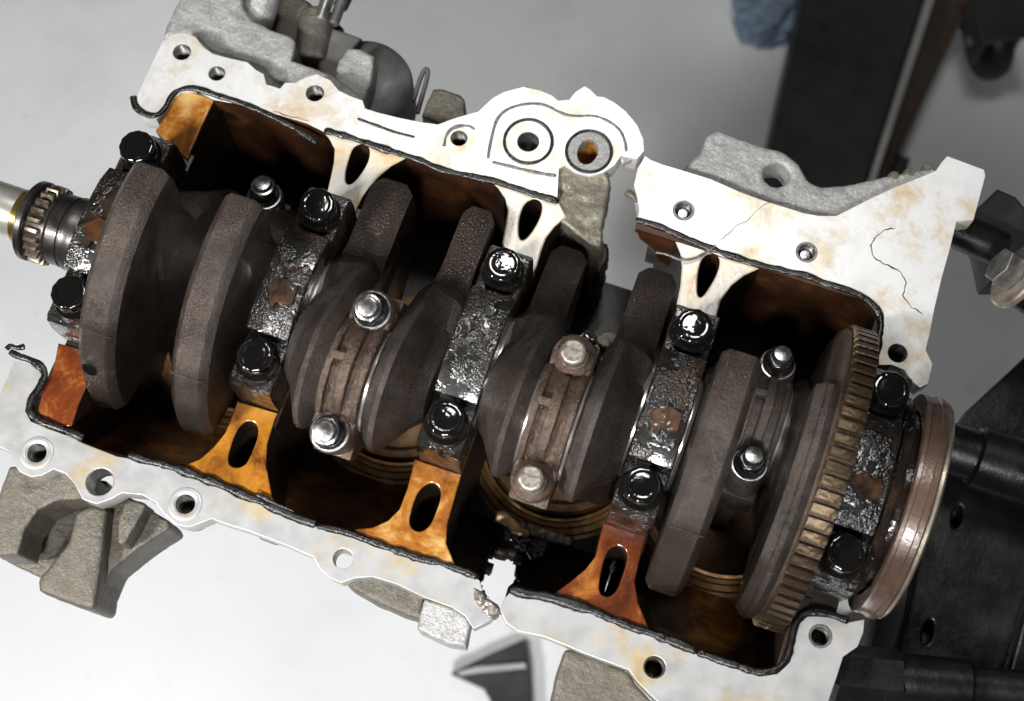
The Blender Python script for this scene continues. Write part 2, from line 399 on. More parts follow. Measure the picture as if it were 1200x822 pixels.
UP_L = [(-208.8,74.0), (-209.1,91.0), (-209.1,110.4), (-206.5,115.4), (-201.7,118.6), (-194.2,118.6), (-188.2,114.5), (-182.2,112.4), (-173.9,112.7), (-163.6,113.7), (-157.9,111.0), (-153.3,110.1), (-149.9,105.2), (-142.5,105.2), (-141.3,109.1), (-136.0,110.9), (-133.0,115.0), (-128.0,118.7), (-120.3,117.8), (-114.2,113.8), (-107.3,112.7), (-100.8,112.4), (-98.1,108.8), (-91.2,108.7), (-80.5,109.4), (-69.6,110.6), (-60.7,112.2), (-56.3,116.2), (-51.0,120.4), (-44.2,125.3), (-39.8,134.7), (-35.7,139.7), (-27.3,145.6), (-18.6,146.5), (-12.0,145.8), (-8.3,144.0), (-3.2,146.3), (-1.7,151.3), (1.7,156.0), (5.1,155.1), (9.5,152.6), (12.9,153.3), (18.6,152.2), (25.3,149.5), (33.3,143.9), (38.4,137.7), (40.7,131.7), (38.6,126.0), (30.8,125.4), (29.2,119.4), (24.9,113.6), (19.0,110.1), (12.1,109.7), (6.2,111.6), (4.0,108.9), (8.9,91.4), (-9.9,91.1), (-23.4,91.8), (-36.1,89.8), (-52.2,88.7), (-64.4,90.3), (-84.1,89.9), (-99.3,90.6), (-112.7,90.0), (-122.4,91.6), (-140.6,91.3), (-155.6,90.7), (-171.8,88.6), (-181.8,90.2), (-188.5,87.4), (-191.0,82.6), (-191.5,74.9), (-194.7,69.4), (-201.7,68.4)]
UP_R = [(42.0,129.2), (44.9,128.2), (51.7,127.6), (64.8,127.8), (76.2,127.8), (91.5,125.9), (106.0,125.1), (114.6,125.2), (124.5,125.2), (131.5,126.2), (139.4,128.9), (146.0,135.9), (152.7,143.0), (161.9,152.3), (171.0,160.3), (179.3,167.9), (180.7,172.8), (182.6,177.3), (201.4,176.0), (202.9,173.1), (202.9,160.7), (202.9,148.3), (195.3,144.8), (195.7,129.4), (195.6,114.6), (196.1,97.4), (197.0,85.5), (197.2,76.6), (202.0,70.7), (202.4,60.7), (199.2,57.4), (194.5,59.8), (190.2,63.6), (183.9,64.1), (178.2,62.1), (175.8,71.5), (175.5,80.4), (172.8,86.2), (167.4,90.7), (157.7,92.4), (143.9,92.2), (135.1,93.4), (122.8,91.9), (110.3,90.9), (91.6,90.5), (72.5,92.8), (60.2,94.7), (48.7,94.1), (48.0,100.4), (45.3,106.2), (41.5,112.6), (40.5,121.4)]
LO_L = [(-207.9,-68.8), (-201.6,-67.9), (-195.2,-68.4), (-192.6,-71.1), (-192.8,-76.4), (-194.5,-83.2), (-193.0,-89.2), (-188.3,-92.8), (-179.7,-93.4), (-168.8,-93.5), (-160.5,-94.5), (-143.4,-95.1), (-131.4,-93.1), (-112.1,-92.0), (-91.8,-92.6), (-74.4,-93.8), (-60.0,-95.1), (-44.4,-95.5), (-29.5,-94.1), (-11.4,-94.8), (5.0,-94.5), (20.9,-93.1), (34.3,-94.2), (37.6,-98.7), (43.4,-101.5), (46.8,-104.3), (44.7,-109.9), (39.0,-115.4), (33.5,-111.3), (26.9,-109.6), (13.4,-109.5), (-1.1,-108.0), (-11.6,-108.4), (-18.7,-111.3), (-24.1,-115.5), (-29.5,-115.4), (-35.4,-112.9), (-40.3,-108.9), (-54.9,-107.8), (-71.8,-107.4), (-82.6,-107.8), (-90.6,-107.7), (-95.2,-111.8), (-99.4,-114.9), (-104.7,-115.4), (-111.7,-112.9), (-117.4,-109.4), (-125.0,-107.8), (-134.2,-110.1), (-137.9,-114.3), (-143.2,-118.7), (-150.1,-118.6), (-156.8,-113.3), (-162.5,-110.2), (-168.6,-110.1), (-172.3,-114.4), (-176.8,-116.8), (-183.0,-116.4), (-187.9,-113.4), (-191.1,-109.3), (-198.5,-108.4), (-207.4,-108.9), (-209.4,-98.4), (-207.5,-85.5)]
LO_R = [(49.2,-94.7), (59.0,-93.7), (69.2,-91.8), (82.4,-91.7), (96.3,-92.5), (109.6,-93.0), (122.6,-92.5), (136.3,-93.7), (149.4,-93.8), (156.0,-93.9), (165.0,-93.9), (172.2,-90.3), (176.1,-83.4), (175.5,-74.2), (175.4,-65.6), (178.4,-60.9), (184.5,-58.8), (195.5,-58.6), (202.3,-54.7), (203.3,-60.3), (202.5,-67.3), (197.6,-73.7), (197.2,-83.6), (196.6,-91.5), (196.5,-101.1), (188.4,-107.8), (166.5,-112.3), (148.9,-118.4), (134.4,-121.9), (124.7,-118.3), (114.9,-113.5), (109.8,-109.9), (99.1,-109.7), (88.3,-109.5), (78.9,-108.8), (69.6,-108.4), (58.1,-110.0), (51.8,-108.2), (47.4,-103.7), (47.4,-98.9)]

def rail(name, outline, holes, mat, rough_n=1):
    loops = [outline] + [circ(c, r) for c, r in holes]
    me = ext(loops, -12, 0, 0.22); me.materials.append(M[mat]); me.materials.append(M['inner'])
    for p in me.polygons:      # darker inner-wall material on the flank towards the crankcase
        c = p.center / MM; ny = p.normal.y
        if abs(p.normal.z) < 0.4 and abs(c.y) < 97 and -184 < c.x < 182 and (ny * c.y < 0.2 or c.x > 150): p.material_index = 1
    return obj(name, me, None, block)
rail('sump_rail', UP_L, [(HOLE_UP_L[0], 4.6), (HOLE_UP_L[1], 4.2), (HOLE_UP_L[2], 4.6), (HOLE_UP_L[3], 4.2), (PORT[0], 5.4), (PORT[1], 9.0)] , 'deck')
rail('sump_rail', UP_R, [(c, r) for c, r in zip(HOLE_UP_R, (4.4, 4.4, 4.6))], 'deck')
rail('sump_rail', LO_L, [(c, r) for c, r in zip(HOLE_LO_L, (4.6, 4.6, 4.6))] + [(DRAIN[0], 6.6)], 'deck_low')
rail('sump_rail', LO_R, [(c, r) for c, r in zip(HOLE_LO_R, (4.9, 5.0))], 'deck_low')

# threaded blind holes: ridged sleeve, dark bottom
def thread_mesh(r):
    pr = [(r + 1.6, -0.9), (r - 0.05, -0.9)]
    z = -1.6
    while z > -16: pr += [(r - 0.15, z), (r - 0.75, z - 0.55)]; z -= 1.1
    pr += [(r - 0.7, -18), (0, -20.5)]
    pr2 = pr + []
    return lathe([(r + 1.6, -22), *pr2], 24, cap=False)
TH = {r: thread_mesh(r) for r in (4.2, 4.4, 4.6, 4.9, 5.0)}
for c, r in list(zip(HOLE_UP_L, (4.6, 4.2, 4.6, 4.2))) + list(zip(HOLE_UP_R, (4.4, 4.4, 4.6))) + list(zip(HOLE_LO_L[:2], (4.6, 4.6))) + list(zip(HOLE_LO_R, (4.9, 5.0))):
    obj('threaded_hole', TH[r], 'thread', block, Matrix.Translation((c[0] * MM, c[1] * MM, 0)))
spot = ring_lathe([(5.3, 0.05), (7.6, 0.05), (7.7, 0.35), (7.3, 0.5), (5.7, 0.5), (5.25, 0.3)], 32)
for c in HOLE_LO_L[:2]: obj('spot_face', spot, 'deck_low', block, Matrix.Translation((c[0] * MM, c[1] * MM, 0)))
collar_m = ring_lathe([(4.0, 0.05), (5.1, 0.05), (5.2, 0.5), (4.9, 0.8), (4.3, 0.8), (4.0, 0.4)], 28)
for c in HOLE_UP_R[:2] + HOLE_LO_R[1:]: obj('hole_collar', collar_m, 'gasket_grey', block, Matrix.Translation((c[0] * MM, c[1] * MM, 0)))
for c in HOLE_UP_R[:2]:      # screws left deep in two holes
    obj('stud_end', lathe([(0, -3.2), (2.2, -3.4), (3.2, -4.6), (3.2, -14), (0, -14)], 20, cap=False), 'stud', block, Matrix.Translation((c[0] * MM, c[1] * MM, 0)))

# oil ports with sealing rings
orm = lambda r, t: tube([(r * math.cos(a), r * math.sin(a), 0.4) for a in [2 * math.pi * i / 36 for i in range(36)]], t, 8, 0.25, 0.8, 3, True, 0)
obj('sealing_ring', orm(11.9, 0.85), 'gasket', block, Matrix.Translation((PORT[0][0] * MM, PORT[0][1] * MM, 0)))
obj('sealing_ring', orm(11.2, 0.85), 'gasket', block, Matrix.Translation((PORT[1][0] * MM, PORT[1][1] * MM, 0)))
obj('port_sleeve', lathe([(7.2, -30), (7.2, -0.8), (5.35, -0.8), (5.2, -3), (4.9, -29), (0, -29.5)], 32, cap=False), 'steel_grey', block, Matrix.Translation((PORT[0][0] * MM, PORT[0][1] * MM, 0)))
c = PORT[1]
obj('port_recess', ext([circ(c, 10.6, 32), circ((c[0] - 0.5, c[1] - 0.3), 5.0, 24, 7.0)], -8, 0.25, 0.3), 'cast', block)
obj('port_bore', lathe([(7.2, -2), (6.6, -2.2), (6.4, -24), (0, -24)], 24, cap=False), 'amber', block, Matrix.Translation((c[0] * MM, c[1] * MM, 0)))
obj('drain_sleeve', ring_lathe([(6.2, -0.6), (7.4, -0.6), (7.4, -14), (6.2, -14)], 32), 'steel_grey', block, Matrix.Translation((DRAIN[0][0] * MM, DRAIN[0][1] * MM, 0)))

# sealant beads along the inner edges
def bead(pts, r, wob=0.35, seed=0, mat='gasket', z=0.3, name='sealant_bead', flat=0.55):
    return obj(name, tube(P3(pts, z), r * 0.82, 10, wob * 1.2, flat, seed), mat, block)
bead([(-210.7,77.3), (-207.6,72.4), (-202.4,70.2), (-195.6,70.5), (-192.7,75.5), (-192.6,83.0), (-190.7,88.2), (-182.9,91.9), (-172.9,91.3), (-157.7,91.4), (-143.9,90.2), (-126.6,87.2), (-113.7,83.2)], 1.9, 0.3, 1, z=0.3)
bead([(-113.0,90.8), (-99.6,91.5), (-84.4,90.8), (-64.7,91.2), (-52.5,89.5), (-36.4,90.7), (-23.7,92.6), (-10.2,92.0), (9.6,92.1)], 2.0, 0.45, 2)
bead([(47.8,95.6), (59.8,96.0), (72.1,94.1), (85.4,92.6), (110.0,92.1), (122.4,93.2), (134.8,94.6), (143.5,93.5), (157.4,93.7), (166.3,91.7), (172.2,86.9), (174.7,80.5), (175.1,72.6), (176.3,65.0)], 1.9, 0.35, 3)
bead([(-211.9,-64.8), (-207.0,-65.8), (-201.3,-65.6), (-194.2,-66.7), (-190.7,-70.4), (-190.9,-75.8), (-192.6,-82.5), (-191.3,-88.2), (-186.9,-91.1), (-179.3,-91.5), (-169.6,-91.6), (-161.1,-92.1)], 2.2, 0.4, 4, z=0.6)
bead([(-138.7,-93.0), (-122.1,-91.6), (-112.4,-91.2), (-92.2,-91.9), (-74.7,-93.0), (-60.3,-94.3), (-43.9,-94.5)], 2.6, 0.4, 5)
bead([(-43.8,-94.9), (-29.8,-93.3), (-11.6,-94.1), (4.7,-93.8), (20.6,-92.4), (33.2,-93.3)], 2.0, 0.5, 6)
bead([(48.4,-93.8), (58.6,-92.7), (68.8,-90.7), (82.1,-90.6), (95.9,-91.4), (109.3,-91.9), (122.2,-91.4), (136.0,-92.6)], 2.5, 0.45, 7)
bead([(136.0,-92.6), (149.1,-92.8), (156.4,-92.6), (164.6,-92.5), (171.8,-88.8), (174.6,-82.4), (174.1,-73.5), (173.6,-65.0), (177.3,-59.7), (184.9,-57.5), (196.0,-57.7)], 2.1, 0.35, 8)
bead([(-75.6,-90.8), (-66.7,-91.9), (-56.0,-92.4)], 1.2, 0.6, 9, z=1.6)
bead([(-213.8,-64.6), (-212.8,-62.0), (-209.4,-62.6), (-205.9,-60.5)], 1.6, 0.5, 10, name='sealant_scrap', z=1.0)
bead([(-99.7,102.3), (-89.9,101.7), (-79.7,101.2), (-69.1,101.9)], 0.9, 0.3, 11, 'gasket', 0.1, flat=0.5)
bead([(-30.9,102.8), (-32.5,110.0), (-33.3,116.1), (-34.0,125.8), (-30.1,132.6), (-21.5,138.0), (-13.2,139.9), (-4.8,137.7), (2.2,138.2), (11.6,142.3), (19.0,141.4), (26.0,138.9), (30.4,133.5), (32.5,128.4)], 0.9, 0.25, 12, 'gasket_grey', 0.0, flat=0.5)
bead([(-28.3,101.7), (-18.2,102.3), (-3.9,103.3), (3.9,105.0)], 1.1, 0.3, 13, 'gasket_grey', 0.0, flat=0.5)
bead([(-53.8,101.8), (-54.8,108.3), (-52.6,113.5), (-46.5,116.6), (-42.5,115.5)], 1.0, 0.6, 14, 'gasket_grey', 0.0, flat=0.5)
bead([(62.1,81.8), (67.8,82.8), (75.4,81.7), (81.3,85.1), (85.7,90.3), (88.3,94.5)], 0.8, 0.4, 15, 'gasket_grey', 1.0, name='torn_sealant_strand')
for nm, pts, rr in (('crack', [(106.8,125.4), (103.1,120.3), (99.8,113.9), (94.8,107.5), (91.5,101.2), (87.5,94.2)], 0.28),
                    ('crack', [(167.6,132.0), (161.2,127.0), (159.2,121.6), (160.2,114.9), (166.3,112.4), (175.9,111.1), (180.7,105.8), (180.0,98.7), (186.5,94.5), (191.7,93.6)], 0.42),
                    ('crack', [(-141.2,92.6), (-131.9,92.3), (-122.3,93.6)], 0.3), ('crack', [(97.0,126.3), (106.0,125.1), (116.1,127.6)], 0.3)):
    q_ = [(x_ + rnd.uniform(-.5, .5), y_ + rnd.uniform(-.5, .5), -0.02) for x_, y_ in chaikin(pts, 2, False)]
    obj(nm, tube(q_, rr * 0.65, 6, 1.1, 0.5, 3, False, 0), 'crack', block)
# torn lips at the break
obj('torn_lip', remesh(tube(P3([(30.9,123.9), (34.8,126.7), (39.2,129.7)], -3), 2.4, 8, 0.5), 0.7, 0.8, 300, 2), 'cast', block)
obj('torn_lip', remesh(tube(P3([(38.5,108.6), (42.2,108.0), (45.3,105.2)], -2), 1.6, 8, 0.5), 0.6, 0.8, 300, 5), 'cast_dark', block)
tl = ext([[(32.1,-98.2), (36.6,-98.2), (41.2,-101.1), (46.7,-102.8), (46.9,-106.7), (43.8,-109.4), (40.4,-106.6), (35.2,-103.5)]], -12, 1.0, 1.0)
obj('torn_lip', remesh(tl, 0.8, 2.2, 260, 12), 'stud_dull', block)
obj('torn_lip', remesh(join(tube(P3([(35.7,-99.2), (39.4,-102.8), (44.5,-104.6), (46.8,-106.6)], -1.5), 2.6, 8, 0.6), tube(P3([(35.4,-101.7), (39.8,-105.0), (43.7,-109.3)], -2), 2.2, 8, 0.5)), 0.6, 1.0, 350, 8), 'steel_grey', block)

# bulkhead webs (upper and lower) with lightening slots
SL2U = [(-95.3,89.1), (-92.0,91.2), (-88.2,89.5), (-86.5,82.8), (-87.8,74.1), (-90.1,68.4), (-93.0,67.9), (-95.2,73.5), (-96.1,80.5), (-96.5,86.2)]
SL3U = [(-5.9,87.2), (-2.3,90.8), (2.1,89.5), (3.5,82.8), (2.2,73.8), (-0.2,67.8), (-2.9,68.3), (-5.6,75.9), (-6.4,82.2)]
SL4U = [(84.4,88.4), (88.6,91.7), (92.6,89.8), (93.4,82.6), (91.8,73.8), (89.8,67.6), (87.5,68.2), (85.4,75.2), (84.0,82.6)]
def web(outline, slot, mat, z0=-92, zt=-1.2, name='bulkhead_web', sm=1):
    lps = [outline] + ([chaikin(slot, 2)] if slot else [])
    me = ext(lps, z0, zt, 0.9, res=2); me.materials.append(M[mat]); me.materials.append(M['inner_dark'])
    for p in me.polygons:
        if p.normal.z < 0.35: p.material_index = 1  # flanks and slot walls darkened: dark oil, and depth shade put into the colour
    return obj(name, me, None, block)
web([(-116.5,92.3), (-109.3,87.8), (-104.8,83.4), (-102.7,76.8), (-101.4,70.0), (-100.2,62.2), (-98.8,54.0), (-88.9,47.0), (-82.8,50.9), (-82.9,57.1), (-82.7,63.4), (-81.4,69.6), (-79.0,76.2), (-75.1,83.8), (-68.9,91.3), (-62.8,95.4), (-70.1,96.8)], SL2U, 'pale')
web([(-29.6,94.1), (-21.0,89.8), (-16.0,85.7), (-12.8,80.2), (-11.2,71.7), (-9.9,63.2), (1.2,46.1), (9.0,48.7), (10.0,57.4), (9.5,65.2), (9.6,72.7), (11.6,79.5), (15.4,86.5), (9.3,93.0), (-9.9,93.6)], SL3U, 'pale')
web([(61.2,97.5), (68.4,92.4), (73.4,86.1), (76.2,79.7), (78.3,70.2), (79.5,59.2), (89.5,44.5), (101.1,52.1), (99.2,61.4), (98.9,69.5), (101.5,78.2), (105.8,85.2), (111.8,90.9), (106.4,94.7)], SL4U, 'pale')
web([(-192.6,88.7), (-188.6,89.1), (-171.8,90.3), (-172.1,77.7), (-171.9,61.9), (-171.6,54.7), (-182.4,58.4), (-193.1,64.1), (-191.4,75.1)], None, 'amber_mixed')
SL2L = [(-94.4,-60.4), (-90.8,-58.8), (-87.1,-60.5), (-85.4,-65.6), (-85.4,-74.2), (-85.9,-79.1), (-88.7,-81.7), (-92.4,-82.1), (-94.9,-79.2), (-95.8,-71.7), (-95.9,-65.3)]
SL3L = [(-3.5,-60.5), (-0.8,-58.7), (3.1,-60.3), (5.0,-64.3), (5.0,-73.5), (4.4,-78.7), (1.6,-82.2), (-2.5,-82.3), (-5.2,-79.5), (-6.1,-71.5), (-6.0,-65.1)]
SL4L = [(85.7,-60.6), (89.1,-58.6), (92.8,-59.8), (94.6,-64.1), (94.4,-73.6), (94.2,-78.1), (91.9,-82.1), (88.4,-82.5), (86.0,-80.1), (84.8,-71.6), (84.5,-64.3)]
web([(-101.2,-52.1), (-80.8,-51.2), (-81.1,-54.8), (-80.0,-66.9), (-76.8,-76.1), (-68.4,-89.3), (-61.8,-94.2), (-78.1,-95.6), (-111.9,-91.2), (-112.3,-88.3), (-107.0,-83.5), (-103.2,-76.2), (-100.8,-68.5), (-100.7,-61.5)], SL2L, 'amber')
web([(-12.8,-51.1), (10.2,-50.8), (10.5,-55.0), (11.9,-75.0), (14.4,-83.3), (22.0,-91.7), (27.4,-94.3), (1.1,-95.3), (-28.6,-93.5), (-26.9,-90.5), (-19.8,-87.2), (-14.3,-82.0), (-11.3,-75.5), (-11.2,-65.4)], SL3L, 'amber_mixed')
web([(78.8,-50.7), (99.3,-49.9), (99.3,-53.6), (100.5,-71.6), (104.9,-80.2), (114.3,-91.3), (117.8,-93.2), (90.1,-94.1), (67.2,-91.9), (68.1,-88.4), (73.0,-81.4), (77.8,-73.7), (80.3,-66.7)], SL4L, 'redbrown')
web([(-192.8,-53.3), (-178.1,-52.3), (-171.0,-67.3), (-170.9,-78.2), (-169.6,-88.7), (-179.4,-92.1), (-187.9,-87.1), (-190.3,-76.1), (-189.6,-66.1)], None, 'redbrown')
# bulkhead cores under the crank saddles
for i in range(5):
    x = -180 + 90 * i
    pr = [(-58, -92), (58, -92), (58, -3), (30, -3)] + [(29 * math.cos(a), 29 * math.sin(a)) for a in [-0.1 - (math.pi - 0.2) * k / 14 for k in range(15)]] + [(-30, -3), (-58, -3)]
    pr[3] = (29.2, -3); pr[-2] = (-29.2, -3)
    obj('bulkhead', ext([pr], x - 10.2, x + 10.2, 0.6, 'yz'), 'inner_dark', block)

# crankcase walls. upper wall stands upright, the lower wall leans in towards the bores
def wall_upper(x0, x1, pts_xz, mat='inner'):
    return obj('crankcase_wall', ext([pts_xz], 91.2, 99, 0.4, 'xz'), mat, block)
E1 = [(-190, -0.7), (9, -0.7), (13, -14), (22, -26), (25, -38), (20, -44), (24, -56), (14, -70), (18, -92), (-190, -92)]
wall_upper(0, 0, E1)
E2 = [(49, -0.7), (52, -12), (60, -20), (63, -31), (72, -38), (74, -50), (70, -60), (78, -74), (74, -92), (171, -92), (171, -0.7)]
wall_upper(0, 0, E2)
def wall_lower(x0, x1, hole=None, mat='inner', seed=0):
    bm = bmesh.new(); nx, nz = max(8, int((x1 - x0) / 1.5)), 44
    g = {}
    for i in range(nx + 1):
        for k in range(nz + 1):
            x = x0 + (x1 - x0) * i / nx; t = k / nz; z = -1.5 - 90 * t
            mid = math.sin(math.pi * i / nx)
            y = -93.5 + 44 * (max(0, t - 0.12) / 0.88) ** 1.5 - 5 * mid * math.sin(math.pi * t)
            n = noise.noise(Vector((x * .05, z * .05, seed))) * 1.2
            g[i, k] = bm.verts.new((x * MM, (y + n) * MM, z * MM))
    for i in range(nx):
        for k in range(nz):
            x = x0 + (x1 - x0) * (i + .5) / nx; z = -1.5 - 90 * (k + .5) / nz
            if hole and hole(x, z): continue
            bm.faces.new((g[i, k], g[i + 1, k], g[i + 1, k + 1], g[i, k + 1]))
    bmesh.ops.delete(bm, geom=[v for v in bm.verts if not v.link_faces], context='VERTS')
    for v_ in bm.verts:
        if hole and v_.is_boundary and v_.co.z < -0.007 and v_.co.z > -0.088 and x0 + 3 < v_.co.x / MM < x1 - 3:
            v_.co += noise.noise_vector(v_.co * 400) * 0.0016
    me = finish(bm, 'wall', 50)
    o = bpy.data.objects.new('t', me); COL.objects.link(o); md = o.modifiers.new('s', 'SOLIDIFY'); md.thickness = 0.006; md.offset = 1.0
    me2 = bpy.data.meshes.new_from_object(o.evaluated_get(bpy.context.evaluated_depsgraph_get())); bpy.data.objects.remove(o)
    # thicken outwards (away from the crank)
    me2.materials.clear()
    return obj('crankcase_wall', me2, mat, block)
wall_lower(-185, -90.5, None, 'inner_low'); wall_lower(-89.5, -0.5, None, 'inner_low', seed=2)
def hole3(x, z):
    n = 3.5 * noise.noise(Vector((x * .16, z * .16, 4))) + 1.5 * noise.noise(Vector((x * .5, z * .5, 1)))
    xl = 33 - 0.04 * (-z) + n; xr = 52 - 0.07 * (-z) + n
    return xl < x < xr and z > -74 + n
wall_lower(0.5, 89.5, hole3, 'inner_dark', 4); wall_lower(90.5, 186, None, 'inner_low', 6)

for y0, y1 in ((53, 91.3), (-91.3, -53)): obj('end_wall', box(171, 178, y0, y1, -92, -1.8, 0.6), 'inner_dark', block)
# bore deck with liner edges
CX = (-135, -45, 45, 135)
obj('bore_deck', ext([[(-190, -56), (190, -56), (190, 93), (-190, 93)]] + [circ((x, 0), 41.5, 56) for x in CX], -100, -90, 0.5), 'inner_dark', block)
liner = ring_lathe([(41.4, -150), (41.4, -86), (42.0, -83.5), (43.6, -83.2), (44.2, -84.6), (46.2, -85.0), (46.8, -87), (49.6, -87.6), (50.2, -89.6), (53.2, -90.2), (54.0, -93), (48, -93.2), (47.2, -150)], 96)
for x in CX: obj('cylinder_liner', liner, 'liner', block, Matrix.Translation((x * MM, 0, 0)))
obj('cylinder_body', ext([[(-205, -43), (196, -43), (196, 62), (-205, 62)]] + [circ((x, 0), 41.0, 48) for x in CX], -215, -100.5, 1.0), 'cast_dark', block)

# broken column where the rail has snapped off below the second port
pc = ext([[(2.7,114.3), (8.8,112.0), (18.6,111.9), (26.8,116.7), (30.2,111.5), (31.5,100.9), (33.2,90.0), (36.6,77.0), (30.2,76.7), (20.8,81.0), (12.3,84.3), (7.6,91.7), (5.1,103.0)]], -40, -2.0, 1.2)
obj('broken_column', remesh(pc, 1.0, 1.5, 160, 3), 'cast_wet', block)
pc = ext([[(10.3,99.9), (26.1,94.3), (36.3,93.8), (39.6,86.5), (37.1,77.3), (33.3,72.1), (19.9,82.2), (11.5,89.3)]], -80, -38, 1.0)
obj('broken_wall_edge', remesh(pc, 1.2, 1.6, 150, 6), 'inner', block)

for k_, (pts, zt, mt, am) in enumerate((
        ([(24.6,-49.5), (29.3,-47.0), (34.8,-49.7), (40.5,-53.2), (45.2,-53.5), (45.2,-59.0), (38.7,-58.5), (31.6,-56.3), (25.5,-54.7)], -70, 'liner', 1.6),
        ([(28.3,-54.7), (36.2,-53.8), (45.2,-56.2), (50.9,-59.7), (45.3,-64.4), (36.3,-62.0), (28.9,-61.8)], -70, 'cap_side', 2.0),
        ([(45.8,-60.6), (51.6,-56.8), (57.0,-59.4), (57.3,-65.6), (52.2,-69.1), (46.9,-66.5)], -60, 'cap_side', 1.8),
        ([(29.7,-48.5), (41.5,-48.1), (55.3,-48.0), (67.1,-47.7), (66.3,-53.5), (54.1,-55.4), (40.1,-54.7), (32.4,-53.6)], -78, 'stud_dull', 1.8))):
    obj('broken_fragment', remesh(ext([pts], zt - 10, zt, 1.5), 0.8, am, 180, 20 + k_), mt, block)
pc = ext([[(30.4,41.7), (39.1,49.2), (50.2,44.0), (51.6,31.8), (47.1,24.8), (38.3,28.1)]], -64, -44, 1.5)
obj('broken_fragment', remesh(pc, 0.9, 2.0, 160, 31), 'cap_side', block)
pc = ext([[(42.9,50.6), (51.2,54.3), (60.2,52.8), (56.4,46.1), (47.7,44.0)]], -70, -52, 1.5)
obj('broken_fragment', remesh(pc, 0.9, 2.0, 160, 33), 'cast_wet', block)
# outer castings --------------------------------------------------
def casting(name, outline, z0, z1, mat='cast', vox=1.0, amp=0.45, sc=140, seed=0, bev=1.0, holes=()):
    me = ext([outline, *holes], z0, z1, bev, res=2)
    return obj(name, remesh(me, vox, amp, sc, seed), mat, block)
# skirt under the rails joins rail to body
obj('skirt', ext([[(-196, 99.2), (-3, 99.2), (10, 99.2), (10, 104), (-196, 104)]], -60, -11.8, 0.5), 'cast', block)
obj('skirt', ext([[(56, 99.2), (188, 99.2), (188, 104), (56, 104)]], -60, -11.8, 0.5), 'cast', block)
obj('end_wall', ext([[(-58, -92), (-58, -14), (-100, -14), (-100, -60), (-70, -92)]], -196, -190.5, 0.5, 'yz'), 'cast_dark', block)
casting('mount_bracket', [(-193.9,-114.7), (-193.0,-126.0), (-193.0,-138.9), (-186.4,-154.8), (-179.7,-154.2), (-172.4,-151.3), (-174.5,-139.3), (-172.3,-128.8), (-165.5,-121.7), (-155.8,-118.0), (-148.7,-117.2), (-153.7,-106.0), (-176.1,-107.2)], -42, -12.2, 'cast_dark', seed=1)
casting('mount_bracket_floor', [(-197.9,-123.2), (-192.4,-154.6), (-171.5,-156.6), (-159.1,-133.0), (-152.5,-112.1), (-161.7,-101.7), (-193.6,-112.7)], -70, -50, 'cast_dark', 1.6, seed=2)
casting('mount_arm', [(-161.2,-122.6), (-155.5,-117.1), (-147.5,-116.1), (-141.2,-135.2), (-133.8,-160.7), (-135.3,-163.3), (-162.1,-163.3), (-164.9,-158.3), (-158.5,-137.3)], -66, -28, 'cast_dark', 1.3, seed=3, bev=2.5)
casting('mount_gusset', [(-157.0,-111.6), (-145.6,-106.3), (-120.8,-111.2), (-118.7,-114.0), (-129.7,-129.2), (-136.8,-141.7), (-137.8,-160.7), (-142.1,-157.0), (-147.5,-132.8)], -70, -40, 'cast_dark', 1.3, seed=4)
casting('mount_rib', [(-140.4,-108.8), (-129.6,-108.2), (-130.1,-117.1), (-132.1,-129.9), (-135.1,-131.0), (-139.3,-121.6)], -45, -26, 'cast_dark', 1.2, seed=9)
casting('rail_boss', circ(HOLE_LO_L[1], 8.6), -24, -12.3, 'cast_dark', 1.0, 0.3, seed=5)
casting('rail_boss', circ(HOLE_LO_L[0], 8.2), -24, -12.3, 'cast_dark', 1.0, 0.3, seed=5)
casting('rail_boss', circ(DRAIN[0], 9.2, 28), -18, -14.2, 'cast_dark', 1.0, 0.3, seed=5, holes=(circ(DRAIN[0], 6.4),))
casting('edge_rib', [(-29.8,-110.9), (-21.1,-106.2), (-1.4,-102.7), (11.5,-104.9), (14.0,-118.4), (4.4,-118.4), (-8.4,-117.5), (-21.0,-115.3)], -34, -12.3, 'cast_dark', 1.2, seed=6)
casting('edge_lug', [(13.3,-109.9), (20.5,-109.4), (27.4,-109.4), (33.7,-110.9), (36.8,-113.8), (38.4,-124.0), (29.9,-125.4), (15.1,-123.7), (13.8,-117.8)], -24, -3, 'cast', 1.0, 0.5, seed=7)
casting('lower_lug', [(80.2,-109.4), (91.2,-108.7), (101.5,-109.2), (111.1,-110.6), (116.5,-115.0), (124.4,-118.6), (135.9,-123.6), (135.0,-133.5), (85.2,-150.7), (81.5,-132.6), (80.2,-119.3)], -46, -9, 'cast_dark', 1.4, 0.8, seed=8)
casting('rail_rib', [(-75.0,-101.2), (-61.4,-100.8), (-58.6,-105.7), (-63.1,-107.3), (-71.8,-106.9)], -24, -12.3, 'cast_dark', 1.2, seed=10)
casting('lifting_lug', [(59.2,124.3), (62.2,133.2), (66.9,142.6), (67.4,152.7), (71.1,158.0), (83.4,157.2), (96.8,156.8), (107.9,156.7), (116.2,152.1), (121.9,145.8), (129.1,144.9), (138.6,148.6), (155.8,159.3), (166.0,165.3), (179.2,173.2), (182.3,169.4), (174.1,158.8), (155.7,141.4), (141.4,127.0), (125.2,122.9), (107.9,122.7), (90.8,121.6)], -26, -6.5, 'cast', 1.2, 0.7, 150, 11, 1.5, (circ([(106.2,143.9)][0], 6.4, 28),))
for q in [(161.7,162.4), (168.5,166.6), (176.5,172.8)]: obj('casting_pip', moved(lathe([(0, 2), (2.2, 1.4), (3, -1), (3, -8), (0, -8)], 14, cap=False), q[0], q[1], -8), 'cast_dark', block)
